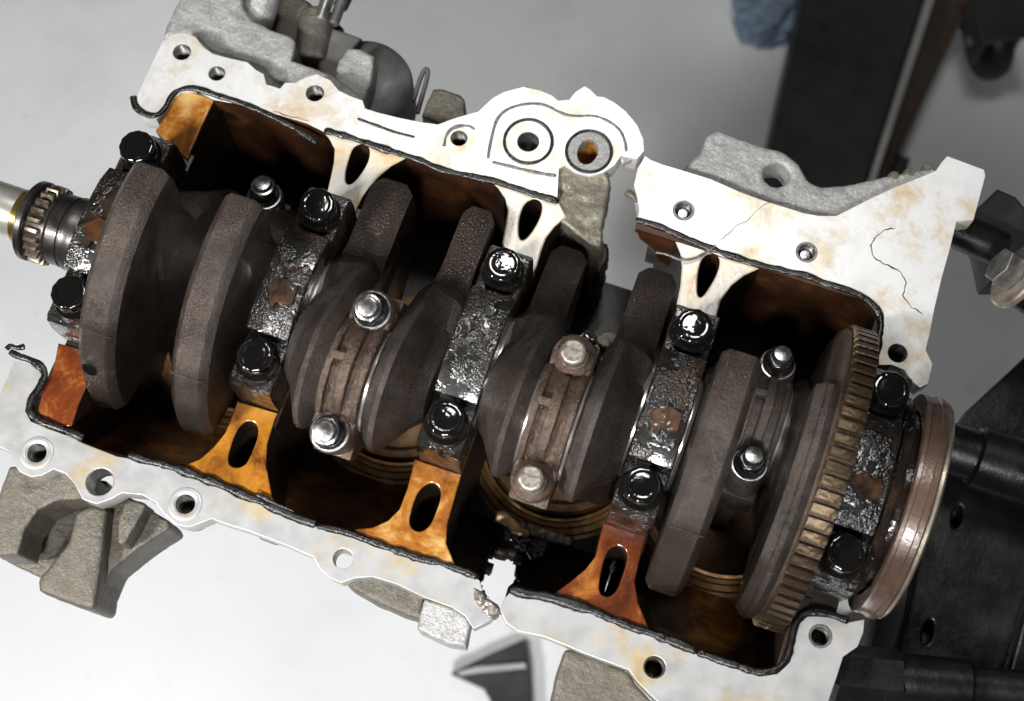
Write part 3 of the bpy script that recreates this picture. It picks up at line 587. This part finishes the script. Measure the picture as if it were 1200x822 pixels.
# upper left: engine side cover, bosses, round pump cover
casting('side_casting', [(-215.6,117.6), (-216.2,125.8), (-216.6,147.0), (-209.5,160.2), (-190.8,164.4), (-183.4,148.7), (-175.3,142.9), (-162.1,141.1), (-152.4,140.7), (-149.4,138.1), (-145.1,117.7), (-148.4,114.0), (-154.6,115.5), (-162.4,119.5), (-178.2,119.9), (-189.4,119.2), (-198.0,123.6), (-207.1,123.6)], -44, -12.6, 'cast', 1.2, 0.9, 110, 12)
casting('side_recess', [(-188.9,173.0), (-169.3,179.7), (-137.8,168.4), (-121.4,125.9), (-151.1,115.8), (-171.4,130.0)], -70, -40, 'cast_dark', 1.8, 0.8, 80, 13)
casting('side_ledge', [(-149.8,128.2), (-138.3,127.9), (-123.6,126.7), (-103.0,119.4), (-105.7,114.3), (-137.5,111.7), (-148.0,114.3)], -30, -12.8, 'cast', 1.2, 0.5, 120, 14)
a = [(-180.0,147.4), (-180.1,167.0), (-180.4,170.1)]
obj('side_boss', remesh(rod_between((a[0][0], a[0][1], -30), (a[1][0], a[1][1], -24), 9.5, 28, 1.5), 0.9, 0.5, 150, 2), 'cast', block)
obj('rusty_plug', rod_between((a[1][0], a[1][1], -24), (a[2][0], a[2][1], -23.2), 5.2, 20, 0.8), 'amber_mixed', block)
a = [(-145.2,140.0), (-151.8,169.1)]
obj('side_boss', remesh(rod_between((a[0][0], a[0][1], -36), (a[1][0], a[1][1], -34), 9.5, 28, 2.0), 1.0, 0.5, 120, 4), 'cast_dark', block)
a = [(-146.7,161.1), (-148.8,186.7)]; obj('guide_rod', rod_between((a[0][0], a[0][1], -27), (a[1][0], a[1][1], -27), 3.6, 20, 0.8), 'steel_grey', block)
a = [(-140.7,163.1), (-141.8,189.0)]; obj('guide_rod', rod_between((a[0][0], a[0][1], -31), (a[1][0], a[1][1], -31), 3.0, 20, 0.8), 'smooth_grey', block)
a = [(-143.9,178.1), (-143.0,194.1)]; obj('cable_clip', rod_between((a[0][0], a[0][1], -40), (a[1][0], a[1][1], -40), 4.2, 16, 0.8), 'cap_side', block)
pcv = [(-115.6,139.9)][0]
obj('pump_cover', moved(lathe([(0, 3.5), (12, 3.2), (22, 2.0), (25.5, 0.0), (26.5, -3), (26.5, -30), (0, -30)], 64, cap=False), pcv[0], pcv[1], -40), 'smooth_grey', block)
casting('cover_lug', [(-125.3,128.4), (-126.7,139.4), (-124.4,148.2), (-117.5,148.9), (-109.8,147.3), (-106.8,135.8), (-105.9,122.1), (-114.2,122.9)], -42, -20, 'cast', 1.1, 0.7, 140, 15)
casting('cover_neck', [(-142.5,145.3), (-142.0,161.6), (-134.4,162.0), (-123.4,161.4), (-126.2,150.8), (-124.9,132.6), (-129.4,131.6), (-137.7,133.0)], -56, -32, 'smooth_grey', 1.3, 0.4, 90, 16)
hp = [(-85.1,135.3), (-86.0,145.5), (-86.3,152.9), (-85.2,156.5), (-83.3,153.9), (-82.2,145.8), (-81.3,135.5), (-80.5,129.5)]
obj('wire_loop', tube(P3(hp, -34), 1.3, 8, 0.1), 'smooth_grey', block)
casting('side_lug', [(-73.6,120.7), (-74.0,129.3), (-73.1,137.3), (-68.2,139.0), (-59.7,138.8), (-55.7,136.6), (-52.3,128.5), (-57.9,123.5), (-63.9,119.5)], -38, -15, 'cast_dark', 1.0, 0.5, 130, 17)
casting('rear_flange', [(168.4,163.1), (181.7,172.6), (185.6,181.8), (203.5,180.0), (204.1,155.9), (196.8,150.5), (198.4,109.3), (198.8,84.1), (192.6,93.4), (177.9,125.8)], -30, -12.3, 'cast', 1.5, 0.5, 100, 18)
casting('rear_flange', [(177.7,-67.1), (201.0,-57.1), (205.3,-64.1), (198.8,-71.1), (197.7,-89.0), (189.2,-101.0), (169.1,-100.0), (181.5,-87.8)], -30, -12.3, 'cast', 1.5, 0.5, 100, 19)

# main bearing caps ------------------------------------------------
def hexagon(r, n=6, a0=0): return [(r * math.cos(a0 + 2 * math.pi * i / n), r * math.sin(a0 + 2 * math.pi * i / n)) for i in range(n)]
def bolt_mesh(seed):
    fl = lathe([(0, 0), (9.9, 0), (10.0, 0.9), (9.5, 1.9), (8.8, 2.3), (8.2, 3.2), (0, 3.2)], 40, cap=False)
    pts = []
    for i in range(48):
        a = 2 * math.pi * i / 48
        pts.append(((8.3 + 0.16 * math.cos(12 * a)) * math.cos(a), (8.3 + 0.16 * math.cos(12 * a)) * math.sin(a)))
    hd = ext([pts], 2.6, 11.4, 1.5, res=3, angle=50)
    ins = ring_lathe([(5.0, 11.2), (5.3, 11.75), (6.0, 11.8), (6.5, 11.35)], 32)
    me = join(fl, hd, ins)
    return me
BM = [bolt_mesh(0)]
M['bolt_gloss'] = m_oily('wet_bolt', (0.009, 0.0085, 0.008), (0.02, 0.014, 0.01), 0.08, 150, 0.12, 0.0014, 0.6, 0.4)
def cap_mesh(x):
    pr = [(-51, 0.3), (-51.5, 20), (-50.5, 27), (-48, 29.5), (-26.4, 29.5), (-26.0, 35.6), (-24.4, 36.4), (-18, 39.4), (-9, 40.6), (0, 41), (9, 40.6), (18, 39.4), (24.4, 36.4), (26.0, 35.6), (26.4, 29.5), (48, 29.5), (50.5, 27), (51.5, 20), (51, 0.3), (41, 0.3), (40, 4), (35, 4), (34, 0.3)]
    pr += [(28.5 * math.cos(a), 28.5 * math.sin(a)) for a in [0.012 + (math.pi - 0.024) * k / 16 for k in range(17)]]
    pr += [(-34, 0.3), (-35, 4), (-40, 4), (-41, 0.3)]
    return ext([pr], x - 10.4, x + 10.4, 0.9, 'yz', 2, 30)
W = 38.0
caps = []
for i in range(5):
    x = -180 + 90 * i
    cp = obj('bearing_cap', cap_mesh(x), 'cap', block); caps.append(cp)
    for s in (1, -1):
        # forged pad under each bolt: round end wider than the bridge
        obj('bolt_pad', moved(lathe([(0, 0.4), (9.5, 0.4), (10.9, 20), (10.9, 28.6), (10.1, 30.2), (0, 30.2)], 36, cap=False), x, s * W, 0), 'cap', cp)
        bo = obj('cap_bolt', BM[0], 'bolt', cp, Matrix.Translation((x * MM, s * W * MM, 30.3 * MM)) @ Matrix.Rotation(rnd.random() * 6, 4, 'Z'))
        if i == 3:
            bo.material_slots[0].link = 'OBJECT'; bo.material_slots[0].material = M['bolt_gloss']
        # ragged oil-soaked corner foot
    # cast arrow mark
    if i != 2:
        ar = [(-6.5, 2.5), (-1.2, 8.2), (7.0, 5.8), (7.4, -2.5), (3.0, -4.0), (0.2, -3.6), (-0.4, -6.6), (-3.0, -4.8)]
        if i == 4: ar = [(-7.5, 1.5), (0.5, 8.0), (1.2, 5.2), (6.6, 6.4), (7.4, -3.6), (1.6, -4.2), (0.6, -6.8)]
        obj('cast_arrow', ext([[(x + px_, -8.5 + py_) for px_, py_ in ar]], 39.0, 42.7, 0.45, res=1), 'cap_rust', cp)
        if i == 4: obj('cast_pip', moved(lathe([(0, 1.4), (1.6, 1.0), (2.2, 0), (2.2, -3), (0, -3)], 16, cap=False), x + 0.5, 15, 40.2), 'cap', cp)
    else:
        obj('cast_arrow', ext([[(x + 2.0, 10), (x + 8.6, 14), (x + 8.8, 5.0)]], 39.0, 41.2, 0.4), 'cap', cp)
        obj('cast_pip', moved(lathe([(0, 1.2), (2.4, 0.9), (3.2, 0), (3.2, -3), (0, -3)], 18, cap=False), x + 2, 15.5, 39.9), 'cap', cp)

# rear oil seal, bolted round the crank at the flywheel end
seal = obj('rear_oil_seal', ring_lathe([(44, 198.2), (50.6, 197.4), (51.8, 198.0), (52.1, 199.6), (51.6, 200.0), (52.0, 204.4), (52.6, 204.8), (52.7, 207.2), (52.0, 208), (44, 207.6)], 96, 'x'), 'seal', block)
obj('seal_lip', ring_lathe([(44, 207.4), (51.2, 207.9), (51.6, 209.6), (50.6, 210.6), (44, 210.4)], 96, 'x'), 'seal_lip', seal)
obj('seal_carrier', ring_lathe([(30, 190.6), (46.5, 190.6), (48.4, 193.1), (47, 194.6), (30, 194.6)], 72, 'x'), 'cap_side', seal)

# ------------------------------------------------------------------ crankshaft
crank = empty('crankshaft', (0, 0, 0), 'dark forged crankshaft with counterweights running along the block under the bearing caps', 'crankshaft')
for i in range(5):
    x = -180 + 90 * i
    obj('main_journal', moved(lathe([(0, -12.9), (26.2, -12.9), (27.6, -11.5), (27.6, 11.5), (26.2, 12.9), (0, 12.9)], 48, 'x', cap=False), x), 'chrome', crank)
TH_T = [36, 43, 32, 34]           # throw angle from z towards -y, by cylinder
PIN_R = 43
def web_profile(rc, half, pin_r=31, waist=33):
    """(u, v): v towards the counterweight, pin at v = -PIN_R"""
    p = []
    h = R(half)
    for k in range(25):
        a = -h + 2 * h * k / 24
        p.append((rc * math.sin(a), rc * math.cos(a)))
    eu, ev = p[-1]
    nk = [(eu * .96, ev * .90), (eu * .84, ev * .70), (eu * .70, ev * .52), (eu * .60, ev * .36), (waist - 1.5, 8), (waist + 1.5, 2), (waist + 2.5, -8), (waist + 1.5, -26)]
    p += nk
    for k in range(13):
        a = R(8) + R(164) * k / 12
        p.append((pin_r * math.cos(a), -PIN_R - pin_r * math.sin(a)))
    mir = [(-a_, b_) for a_, b_ in nk[::-1]]
    return p + mir
def web_mesh(x_in, x_out, ang, rc, half, pin_chamfer=0.62, bev=3.0, oil_from=46, wing=1.0):
    """ang = direction of the counterweight measured from z towards -y (degrees); x_in = face next to the crank pin"""
    prof = web_profile(rc, half); n = len(prof)
    sg = 1 if x_out > x_in else -1; t = abs(x_out - x_in)
    rings = []
    def ring(dx, inset, pinf):
        r = []
        for i, (u, v) in enumerate(prof):
            L = math.hypot(u, v); s = max(0.3, (L - inset) / L)
            if v < -4:
                w = min(1, (-4 - v) / 22.0)
                f = 1 - w * (1 - pinf)
                r.append((u * s * f, v * s * (1 - 0.8 * w * (1 - pinf))))
            else: r.append((u * s, v * s))
        return ([x_in + sg * (dx if v < 0 else dx * (1 - (1 - wing) * min(1, v / 18.0)) + (t * (1 - wing) * 0.5) * min(1, v / 18.0)) for u, v in prof], r)
    for dx, ins, pf in ((0, bev, 0.97), (bev * .9, bev * .15, 0.99), (bev * 1.2, 0, 1.0), (t * 0.34, 0, 1.0), (t * 0.36, 0, 0.99), (t - bev * 1.2, 0, pin_chamfer + .06), (t - bev * .9, bev * .15, pin_chamfer + .04), (t, bev, pin_chamfer)):
        rings.append(ring(dx, ins, pf))
    a = R(ang); ca, sa = math.cos(a), math.sin(a)
    bm = bmesh.new(); V = []
    ol = bm.verts.layers.float.new('oil')
    for xs, r in rings:
        row = []
        for x, (u, v) in zip(xs, r):
            # v axis = (y,z)=(-sin, cos); u axis = (y,z) = (-cos, -sin)
            vert = bm.verts.new((x * MM, (-v * sa - u * ca) * MM, (v * ca - u * sa) * MM))
            th = math.degrees(math.atan2(u, v)) + ang
            vert[ol] = 0.75 if (v > 0 and th > oil_from) else 0.0
            row.append(vert)
        V.append(row)
    for p, q in zip(V, V[1:]):
        for i in range(n): bm.faces.new((p[i], p[(i + 1) % n], q[(i + 1) % n], q[i]))
    bm.faces.new(V[0]); bm.faces.new(V[-1])
    bmesh.ops.recalc_face_normals(bm, faces=bm.faces)
    for f in bm.faces: f.smooth = True
    me = bpy.data.meshes.new('web'); bm.to_mesh(me); bm.free(); me.set_sharp_from_angle(angle=R(24))
    return me
def yz(ang, r): return (-r * math.sin(R(ang)), r * math.cos(R(ang)))
RC = {0: (75, 74), 1: (73, 73), 2: (72, 75), 3: (74, 72.5)}
for k in range(4):
    xc = CX[k]; th = TH_T[k]
    cw = th if k in (0, 3) else th + 180          # counterweight direction
    pin = cw + 180
    py_, pz_ = yz(pin, PIN_R)
    obj('crank_pin', moved(lathe([(0, -12.5), (23, -12.5), (24, -11), (24, 11), (23, 12.5), (0, 12.5)], 40, 'x', cap=False), xc, py_, pz_), 'chrome', crank)
    for s in (-1, 1):
        xi, xo = xc + s * 10.8, xc + s * (33.2 if not (k == 3 and s > 0) else 21.8)
        rc = RC[k][0 if s < 0 else 1]; half = 52 if k in (0, 3) else 56
        mat = 'crank'
        cwm = obj('counterweight', web_mesh(xi, xo, cw, rc, half, 0.62 if k in (1, 2) else 0.75, 3.6 if k in (0, 3) else 4.4, 47 + 3 * s, (1.0 if s > 0 and k == 3 else 0.78) if k in (0, 3) else ((0.92, 0.70)[s > 0] if k == 1 else (0.80, 0.86)[s > 0])), mat, crank)
        if k in (0, 3):      # forging line across the rim
            b0, b1 = sorted((xi + s * 3, xo - s * 3)); y0, z0 = yz(49 + 3 * s, rc + 0.05)
            obj('forging_line', tube([(b0, y0, z0), ((b0 + b1) / 2, y0 - .15, z0), (b1, y0, z0)], 0.32, 6, 0.4, 1, 2, False, 0), mat, cwm)
        if k == 0 and s < 0:
            for an in (63, 88):
                hy, hz = yz(an, rc + 0.12)
                q = Vector((0, hy, hz)).to_track_quat('Z', 'X').to_matrix().to_4x4()
                obj('balance_hole_disc', lathe([(3.6, 0.1), (3.4, 0.25), (2.9, 0.05), (2.6, -0.1), (0, -0.1)], 24, cap=False), 'hole', cwm, Matrix.Translation(((xi + xo) / 2 * MM - 0.002, hy * MM, hz * MM)) @ q)  # flat disc, no recess cut; the shade inside is painted black
# nose with sprocket
obj('nose', lathe([(0, -300), (12.6, -300), (13.2, -299), (13.2, -233), (13.0, -232.4), (0, -232.4)], 48, 'x', cap=False), 'chrome', crank)
obj('oil_band', lathe([(13.1, -236), (13.6, -235.6), (13.6, -229.4), (0, -229.4)], 48, 'x', cap=False), 'brass', crank)
obj('thrust_disc', ring_lathe([(8, -230), (19.2, -230), (20.0, -229.2), (20.0, -226.6), (19.2, -226), (8, -226)], 56, 'x'), 'collar', crank)
spr = obj('sprocket', ring_lathe([(8, -226), (16.8, -226), (17.2, -225), (17.2, -216), (16.6, -215.4), (8, -215.4)], 56, 'x'), 'collar', crank)
NT = 24
tp = [(-1.6, 16.6), (1.6, 16.6), (1.35, 18.4), (0.8, 19.8), (-0.8, 19.8), (-1.35, 18.4)]
tm = ext([tp], -224.2, -217.4, 0.7, 'yz', 2)
for i in range(NT): obj('tooth', tm, 'sprocket_tooth', spr, Matrix.Rotation(2 * math.pi * i / NT, 4, 'X'))
obj('nose_collar', ring_lathe([(8, -215.2), (17.2, -215.2), (17.8, -214.4), (17.8, -209), (17.0, -208.5), (17.0, -207.8), (18.4, -207), (18.4, -202), (17.0, -200), (17.0, -199), (20.5, -197.6), (20.5, -193), (8, -193)], 56, 'x'), 'collar', crank)
# toothed ring at the flywheel end
ring = obj('reluctor_ring', ring_lathe([(56, 157.6), (69.2, 157.6), (69.9, 158.2), (69.9, 168.6), (69.2, 169.2), (64, 169.2), (62, 166), (56, 166)], 128, 'x'), 'ring', crank)
NR = 74
rt = ext([[(-2.0, 69.0), (2.0, 69.0), (1.75, 72.2), (-1.75, 72.2)]], 158.0, 168.9, 0.45, 'yz')
for i in range(NR):
    o = obj('tooth', rt, 'tooth', ring, Matrix.Rotation(2 * math.pi * i / NR, 4, 'X'))
obj('ring_hub', ring_lathe([(20, 152), (62, 152), (68, 154.5), (69.6, 156.2), (69.6, 157.4), (20, 157.4)], 96, 'x'), 'crank_brown', crank)
obj('rear_flange', lathe([(0, 190), (40, 190), (42.6, 192), (42.6, 208), (41, 210), (0, 210)], 72, 'x', cap=False), 'cap_side', crank)

# ------------------------------------------------------------------ connecting rods
RODS = ['dark connecting rod with a nut in the deep bay beside the crankshaft nose',
        'brown connecting rod with clean washered nuts in the second bay from the sprocket',
        'brown oil-stained connecting rod with scaled bolt heads beside the broken gap',
        'dark connecting rod with bare round stud ends next to the toothed ring']
L_ROD = 140
def nut_mesh(tip=True, hexr=7.0):
    wa = lathe([(0, 0), (8.7, 0), (8.8, 0.6), (8.4, 1.2), (7.0, 1.4), (0, 1.4)], 36, cap=False)
    nu = ext([hexagon(hexr)], 1.2, 8.6, 1.2, res=3)
    fl = lathe([(0, 1.2), (7.6, 1.2), (7.7, 2.2), (6.8, 3.4), (0, 3.4)], 36, cap=False)
    return wa, join(nu, fl)
WASH, NUT = nut_mesh()
TIP = lathe([(0, 0), (4.7, 0), (4.7, 11.0), (4.1, 11.9), (2.8, 12.2), (0, 12.3)], 28, cap=False)
TIPR = ring_lathe([(4.9, 8.2), (5.8, 8.4), (5.8, 9.1), (4.9, 9.3)], 28)
HEADB = ext([circ((0, 0), 5.9, 9)], 1.0, 12.4, 1.6, res=3)
for k in range(4):
    th = TH_T[k] + (180 if k in (0, 3) else 0)
    py_, pz_ = yz(th, PIN_R)
    a = Vector((0, py_, math.sqrt(L_ROD ** 2 - py_ ** 2))).normalized()
    nrm = Vector((0, a.z, -a.y))
    xc = CX[k]
    W4 = Matrix.Translation((xc * MM, py_ * MM, pz_ * MM)) @ Matrix(((1, 0, 0), (0, nrm.y, a.y), (0, nrm.z, a.z))).to_4x4()
    rt_ = bpy.data.objects.new('connecting_rod', None); COL.objects.link(rt_); rt_.matrix_world = W4; rt_.empty_display_size = .02
    tag(rt_, RODS[k], 'connecting rod', 'connecting rods on the crank pins'); PW[rt_.name] = W4
    mat = 'rod' if k in (1, 2) else 'rod_dark'
    def part(nm, me, mt, loc=(0, 0, 0), rz=0.0, par=rt_): return obj(nm, me, mt, par, W4 @ Matrix.Translation(Vector(loc) * MM) @ Matrix.Rotation(rz, 4, 'Z'))
    # big-end cap: bridge over the pin in local (y, z), extruded along x
    arc = [(24.8 * math.cos(t), 24.8 * math.sin(t)) for t in [math.pi * q / 18 for q in range(19)]]
    outer = [(-31, 0.2), (-31, 15.0), (-30, 16.8), (-21, 16.9), (-19.5, 19.0), (-15, 22.4), (-8, 25.8), (0, 27), (8, 25.8), (15, 22.4), (19.5, 19.0), (21, 16.9), (30, 16.8), (31, 15.0), (31, 0.2)]
    big = part('rod_cap', ext([outer[::-1] + arc[::-1]], -9.6, 9.6, 1.4, 'yz', 2, 40), mat)
    rib = [(-20, 16), (-18, 23.5), (-12, 28.8), (0, 32.6), (12, 28.8), (18, 23.5), (20, 16), (12, 20), (0, 26), (-12, 20)]
    part('rib', ext([rib], -2.5, 2.5, 1.1, 'yz', 2, 40), mat, par=big)
    for sx in (-1, 1):
        part('side_rail', ext([[(-22, 15), (-21, 20), (-13, 28.0), (0, 31.2), (13, 28.0), (21, 20), (22, 15), (12, 19), (0, 25), (-12, 19)]], -1.5, 1.5, 0.8, 'yz', 2, 40), mat, (sx * 7.9, 0, 0), par=big)
    part('cross_rib', box(-8, -2, 2.5, 6.5, 25, 30.6, 1.0), mat, par=big)
    for s in (1, -1):
        part('bolt_boss', lathe([(0, -10), (8.2, -10), (9.3, -7), (9.5, 16.4), (8.7, 17.8), (0, 17.8)], 32, cap=False), mat, (0, s * 28, 0), par=big)
        if k == 2:
            part('bolt_head', HEADB, 'stud_dull', (0, s * 28, 17.8), rnd.random())
            part('bolt_flange', lathe([(0, 0), (8.8, 0), (8.9, 1.4), (7.2, 3.4), (6.4, 4.6), (0, 4.6)], 32, cap=False), 'rod', (0, s * 28, 17.6))
        else:
            wsh = part('washer', WASH, 'stud' if k != 3 else 'rod', (0, s * 28, 17.7))
            part('nut', NUT, 'stud_dark', (0, s * 28, 17.9), rnd.random())
            part('stud_end', TIP, 'stud', (0, s * 28, 18.4))
            if k != 3: part('thread_ring', TIPR, 'stud', (0, s * 28, 18.6))
    low = [(24.8 * math.cos(t), 24.8 * math.sin(t)) for t in [math.pi * q / 18 for q in range(19)]]
    lower = [(37.5, -0.2), (37.5, -14), (30, -22), (16, -40), (10, -60), (9, -118), (-9, -118), (-10, -60), (-16, -40), (-30, -22), (-37.5, -14), (-37.5, -0.2)] + [(-24.8 * math.cos(t), -24.8 * math.sin(t) - 0.2) for t in [math.pi * q / 18 for q in range(19)]]
    part('rod_beam', ext([lower], -9.0, 9.0, 1.2, 'yz', 1, 40), mat)
    z0 = math.sqrt(L_ROD ** 2 - py_ ** 2)
    pm = lathe([(0, 20), (33, 20), (36, 24), (39.6, 24), (40.6, 22), (40.8, 6), (39.6, 5), (39.6, 2), (40.8, 1), (40.8, -30), (0, -30)], 64, cap=False)
    obj('piston', pm, 'piston', rt_, Matrix.Translation((xc * MM, 0, (pz_ - z0) * MM)))

# ------------------------------------------------------------------ engine stand
stand = empty('engine_stand', (0.42, 0.05, FZ), 'black steel engine stand with tubular arms bolted to the rear of the block', 'engine stand')
def spart(nm, me, mat, par=stand, label=None): return obj(nm, me, mat, par, None, label)
sl = [circ([(244.1,20.4)][0], 2.4, 20, 6.0), circ([(244.3,-39.3)][0], 2.4, 20, 6.0)]
mp = ext([[(261.4,120.9), (236.5,76.8), (230.6,57.7), (231.0,38.3), (230.1,7.0), (233.3,-30.9), (232.8,-52.3), (231.9,-94.0), (313.8,-82.2), (295.4,18.3)]] + sl, -72, -60, 1.5)
plate = spart('mounting_plate', mp, 'stand')
a = [(210.7,47.6), (277.1,51.3)]
spart('pivot_tube', rod_between((210, 45, -34), (330, 45, -34), 12.5, 32, 1.5), 'stand')
spart('tube_collar', rod_between((238, 45, -34), (330, 45, -34), 15.5, 32, 1.5), 'stand')
spart('backing_plate', box(222, 330, -160, 45, -110, -73, 3), 'stand_matt')
# lower right arm and sleeve
arm = spart('mounting_arm', rod_between((200, -77, -34), (232, -69, -34), 13.5, 6, 2.0), 'stand')
spart('arm_sleeve', rod_between((222, -71.6, -34), (262, -61.6, -34), 11.8, 32, 1.5), 'stand')
spart('arm_rod', rod_between((258, -62.6, -34), (330, -44.6, -34), 9.0, 24, 1.2), 'stand')
# upper arm, bolted
spart('mounting_arm', rod_between((196, 152, -22), (226, 150, -26), 9.5, 20, 2.0), 'stand')
e = [(201.2,159.0), (210.2,172.9), (215.7,183.8), (225.8,182.3), (239.2,172.0), (246.2,141.3), (224.0,133.7), (215.2,152.4)]
spart('arm_bracket', ext([e], -52, -28, 2.0), 'stand_matt')
ctr = Vector((228.5, 128, -2)); ax = Vector((-0.91, 0.10, 0.36)).normalized()
wz = spart('washer', rod_between(ctr, ctr - ax * 4.0, 17, 40, 1.0), 'rusty_washer')
spart('spacer_tube', rod_between(ctr - ax * 4.2, ctr - ax * 60, 13.5, 32, 1.0), 'stand')
hx = ext([hexagon(9.4)], 0, 10, 1.0, res=2); hx.transform(Matrix.Translation((ctr + ax * 0.3) * MM) @ ax.to_track_quat('Z', 'Y').to_matrix().to_4x4())
spart('hex_bolt', hx, 'zinc')
spart('side_rail', ext([[(282.5,-16.8), (281.1,-65.4), (282.9,-85.1), (310.9,-75.4), (295.4,-5.9)]], -58, -45, 1.5), 'stand')
spart('upright_post', box(300, 400, -40, 60, -750, -60, 4), 'stand_matt')
spart('base_leg', ext([[(218.5,761.3), (219.1,697.6), (215.5,489.2), (215.6,398.7), (121.8,366.5), (115.1,489.0), (100.6,657.1), (96.8,719.8)]], -720, -650, 3), 'stand_matt')
spart('leg_edge', ext([[(228.6,764.7), (229.0,701.0), (223.5,491.9), (223.4,401.4), (216.4,399.0), (216.3,489.5), (219.9,697.9), (219.4,761.5)]], -720, -646, 1), 'steel_edge')
spart('leg_flange', ext([[(274.6,807.9), (271.1,740.9), (237.7,516.0), (227.8,419.2), (226.2,418.7), (227.9,512.6), (234.4,728.4), (233.1,793.8)]], -740, -690, 1), 'rust_bar')
spart('cross_member', box(240, 400, 0, 60, -748, -690, 3), 'stand_matt')
spart('base_beam', box(180, 260, 20, 560, -748, -722, 3), 'stand_matt')

# ------------------------------------------------------------------ things on the floor
def blob(sx, sy, sz, amp, sc, seed, sub=5):
    bm = bmesh.new(); bmesh.ops.create_icosphere(bm, subdivisions=sub, radius=1)
    for v in bm.verts:
        n = noise.noise(v.co * sc + Vector((seed, 0, 0))) + 0.5 * noise.noise(v.co * sc * 2.1 + Vector((0, seed, 0)))
        ridge = 1 - abs(noise.noise(v.co * sc * 1.3 + Vector((0, 0, seed))))
        p = v.co * (1 + amp * n + amp * 0.6 * (ridge - .7))
        v.co = Vector((p.x * sx, p.y * sy, max(p.z, -0.35) * sz))
    return finish(bm, 'blob', 80)
q = [(74.8,683.5)][0]
rag = obj('rag', blob(0.044, 0.032, 0.026, 0.32, 1.5, 3), 'blue', None, Matrix.Translation((q[0] * MM, q[1] * MM, FZ + 0.0107)) @ Matrix.Rotation(0.5, 4, 'Z'))
tag(rag, 'crumpled blue shop rag on the pale floor beside the black stand leg', 'rag')
q = [(300.6,711.9)][0]
cas = empty('caster_wheel', (q[0] * MM, q[1] * MM, FZ), 'black swivel caster with grey fork standing on the floor', 'caster')
cw_ = Matrix.Translation((q[0] * MM, q[1] * MM, FZ + 0.045)) @ Matrix.Rotation(0.5, 4, 'Z')
obj('wheel', lathe([(0, -14), (34, -14), (42, -11), (45, -5), (45, 5), (42, 11), (34, 14), (0, 14)], 48, 'x', cap=False), 'rubber', cas, cw_)
for s in (-1, 1): obj('fork_plate', ext([[(-24, -14), (24, -14), (34, 52), (-20, 52)]], s * 19 - 2, s * 19 + 2, 0.8, 'yz'), 'caster_grey', cas, cw_)
obj('axle', rod_between((-24, 0, 0), (24, 0, 0), 6, 20), 'steel_edge', cas, cw_)
obj('top_plate', box(-32, 32, -34, 42, 52.5, 57, 1), 'rubber', cas, cw_)
e = [(-16.7,-94.5), (9.6,-68.0), (39.4,-41.0), (54.6,-70.7), (71.1,-114.1), (45.7,-122.9), (16.5,-97.0)]
brk = empty('floor_bracket', (e[0][0] * MM, e[0][1] * MM, FZ), 'black wedge-shaped steel bracket on the floor below the snapped rail', 'bracket')
obj('wedge_plate', ext([e], -748, -720, 2), 'stand_matt', brk)
e2 = [(-11.8,-92.2), (5.9,-80.3), (46.9,-62.9), (49.4,-67.7), (9.4,-85.6), (-6.3,-93.5)]
obj('steel_strip', ext([e2], -719.5, -712, 1), 'steel_edge', brk)
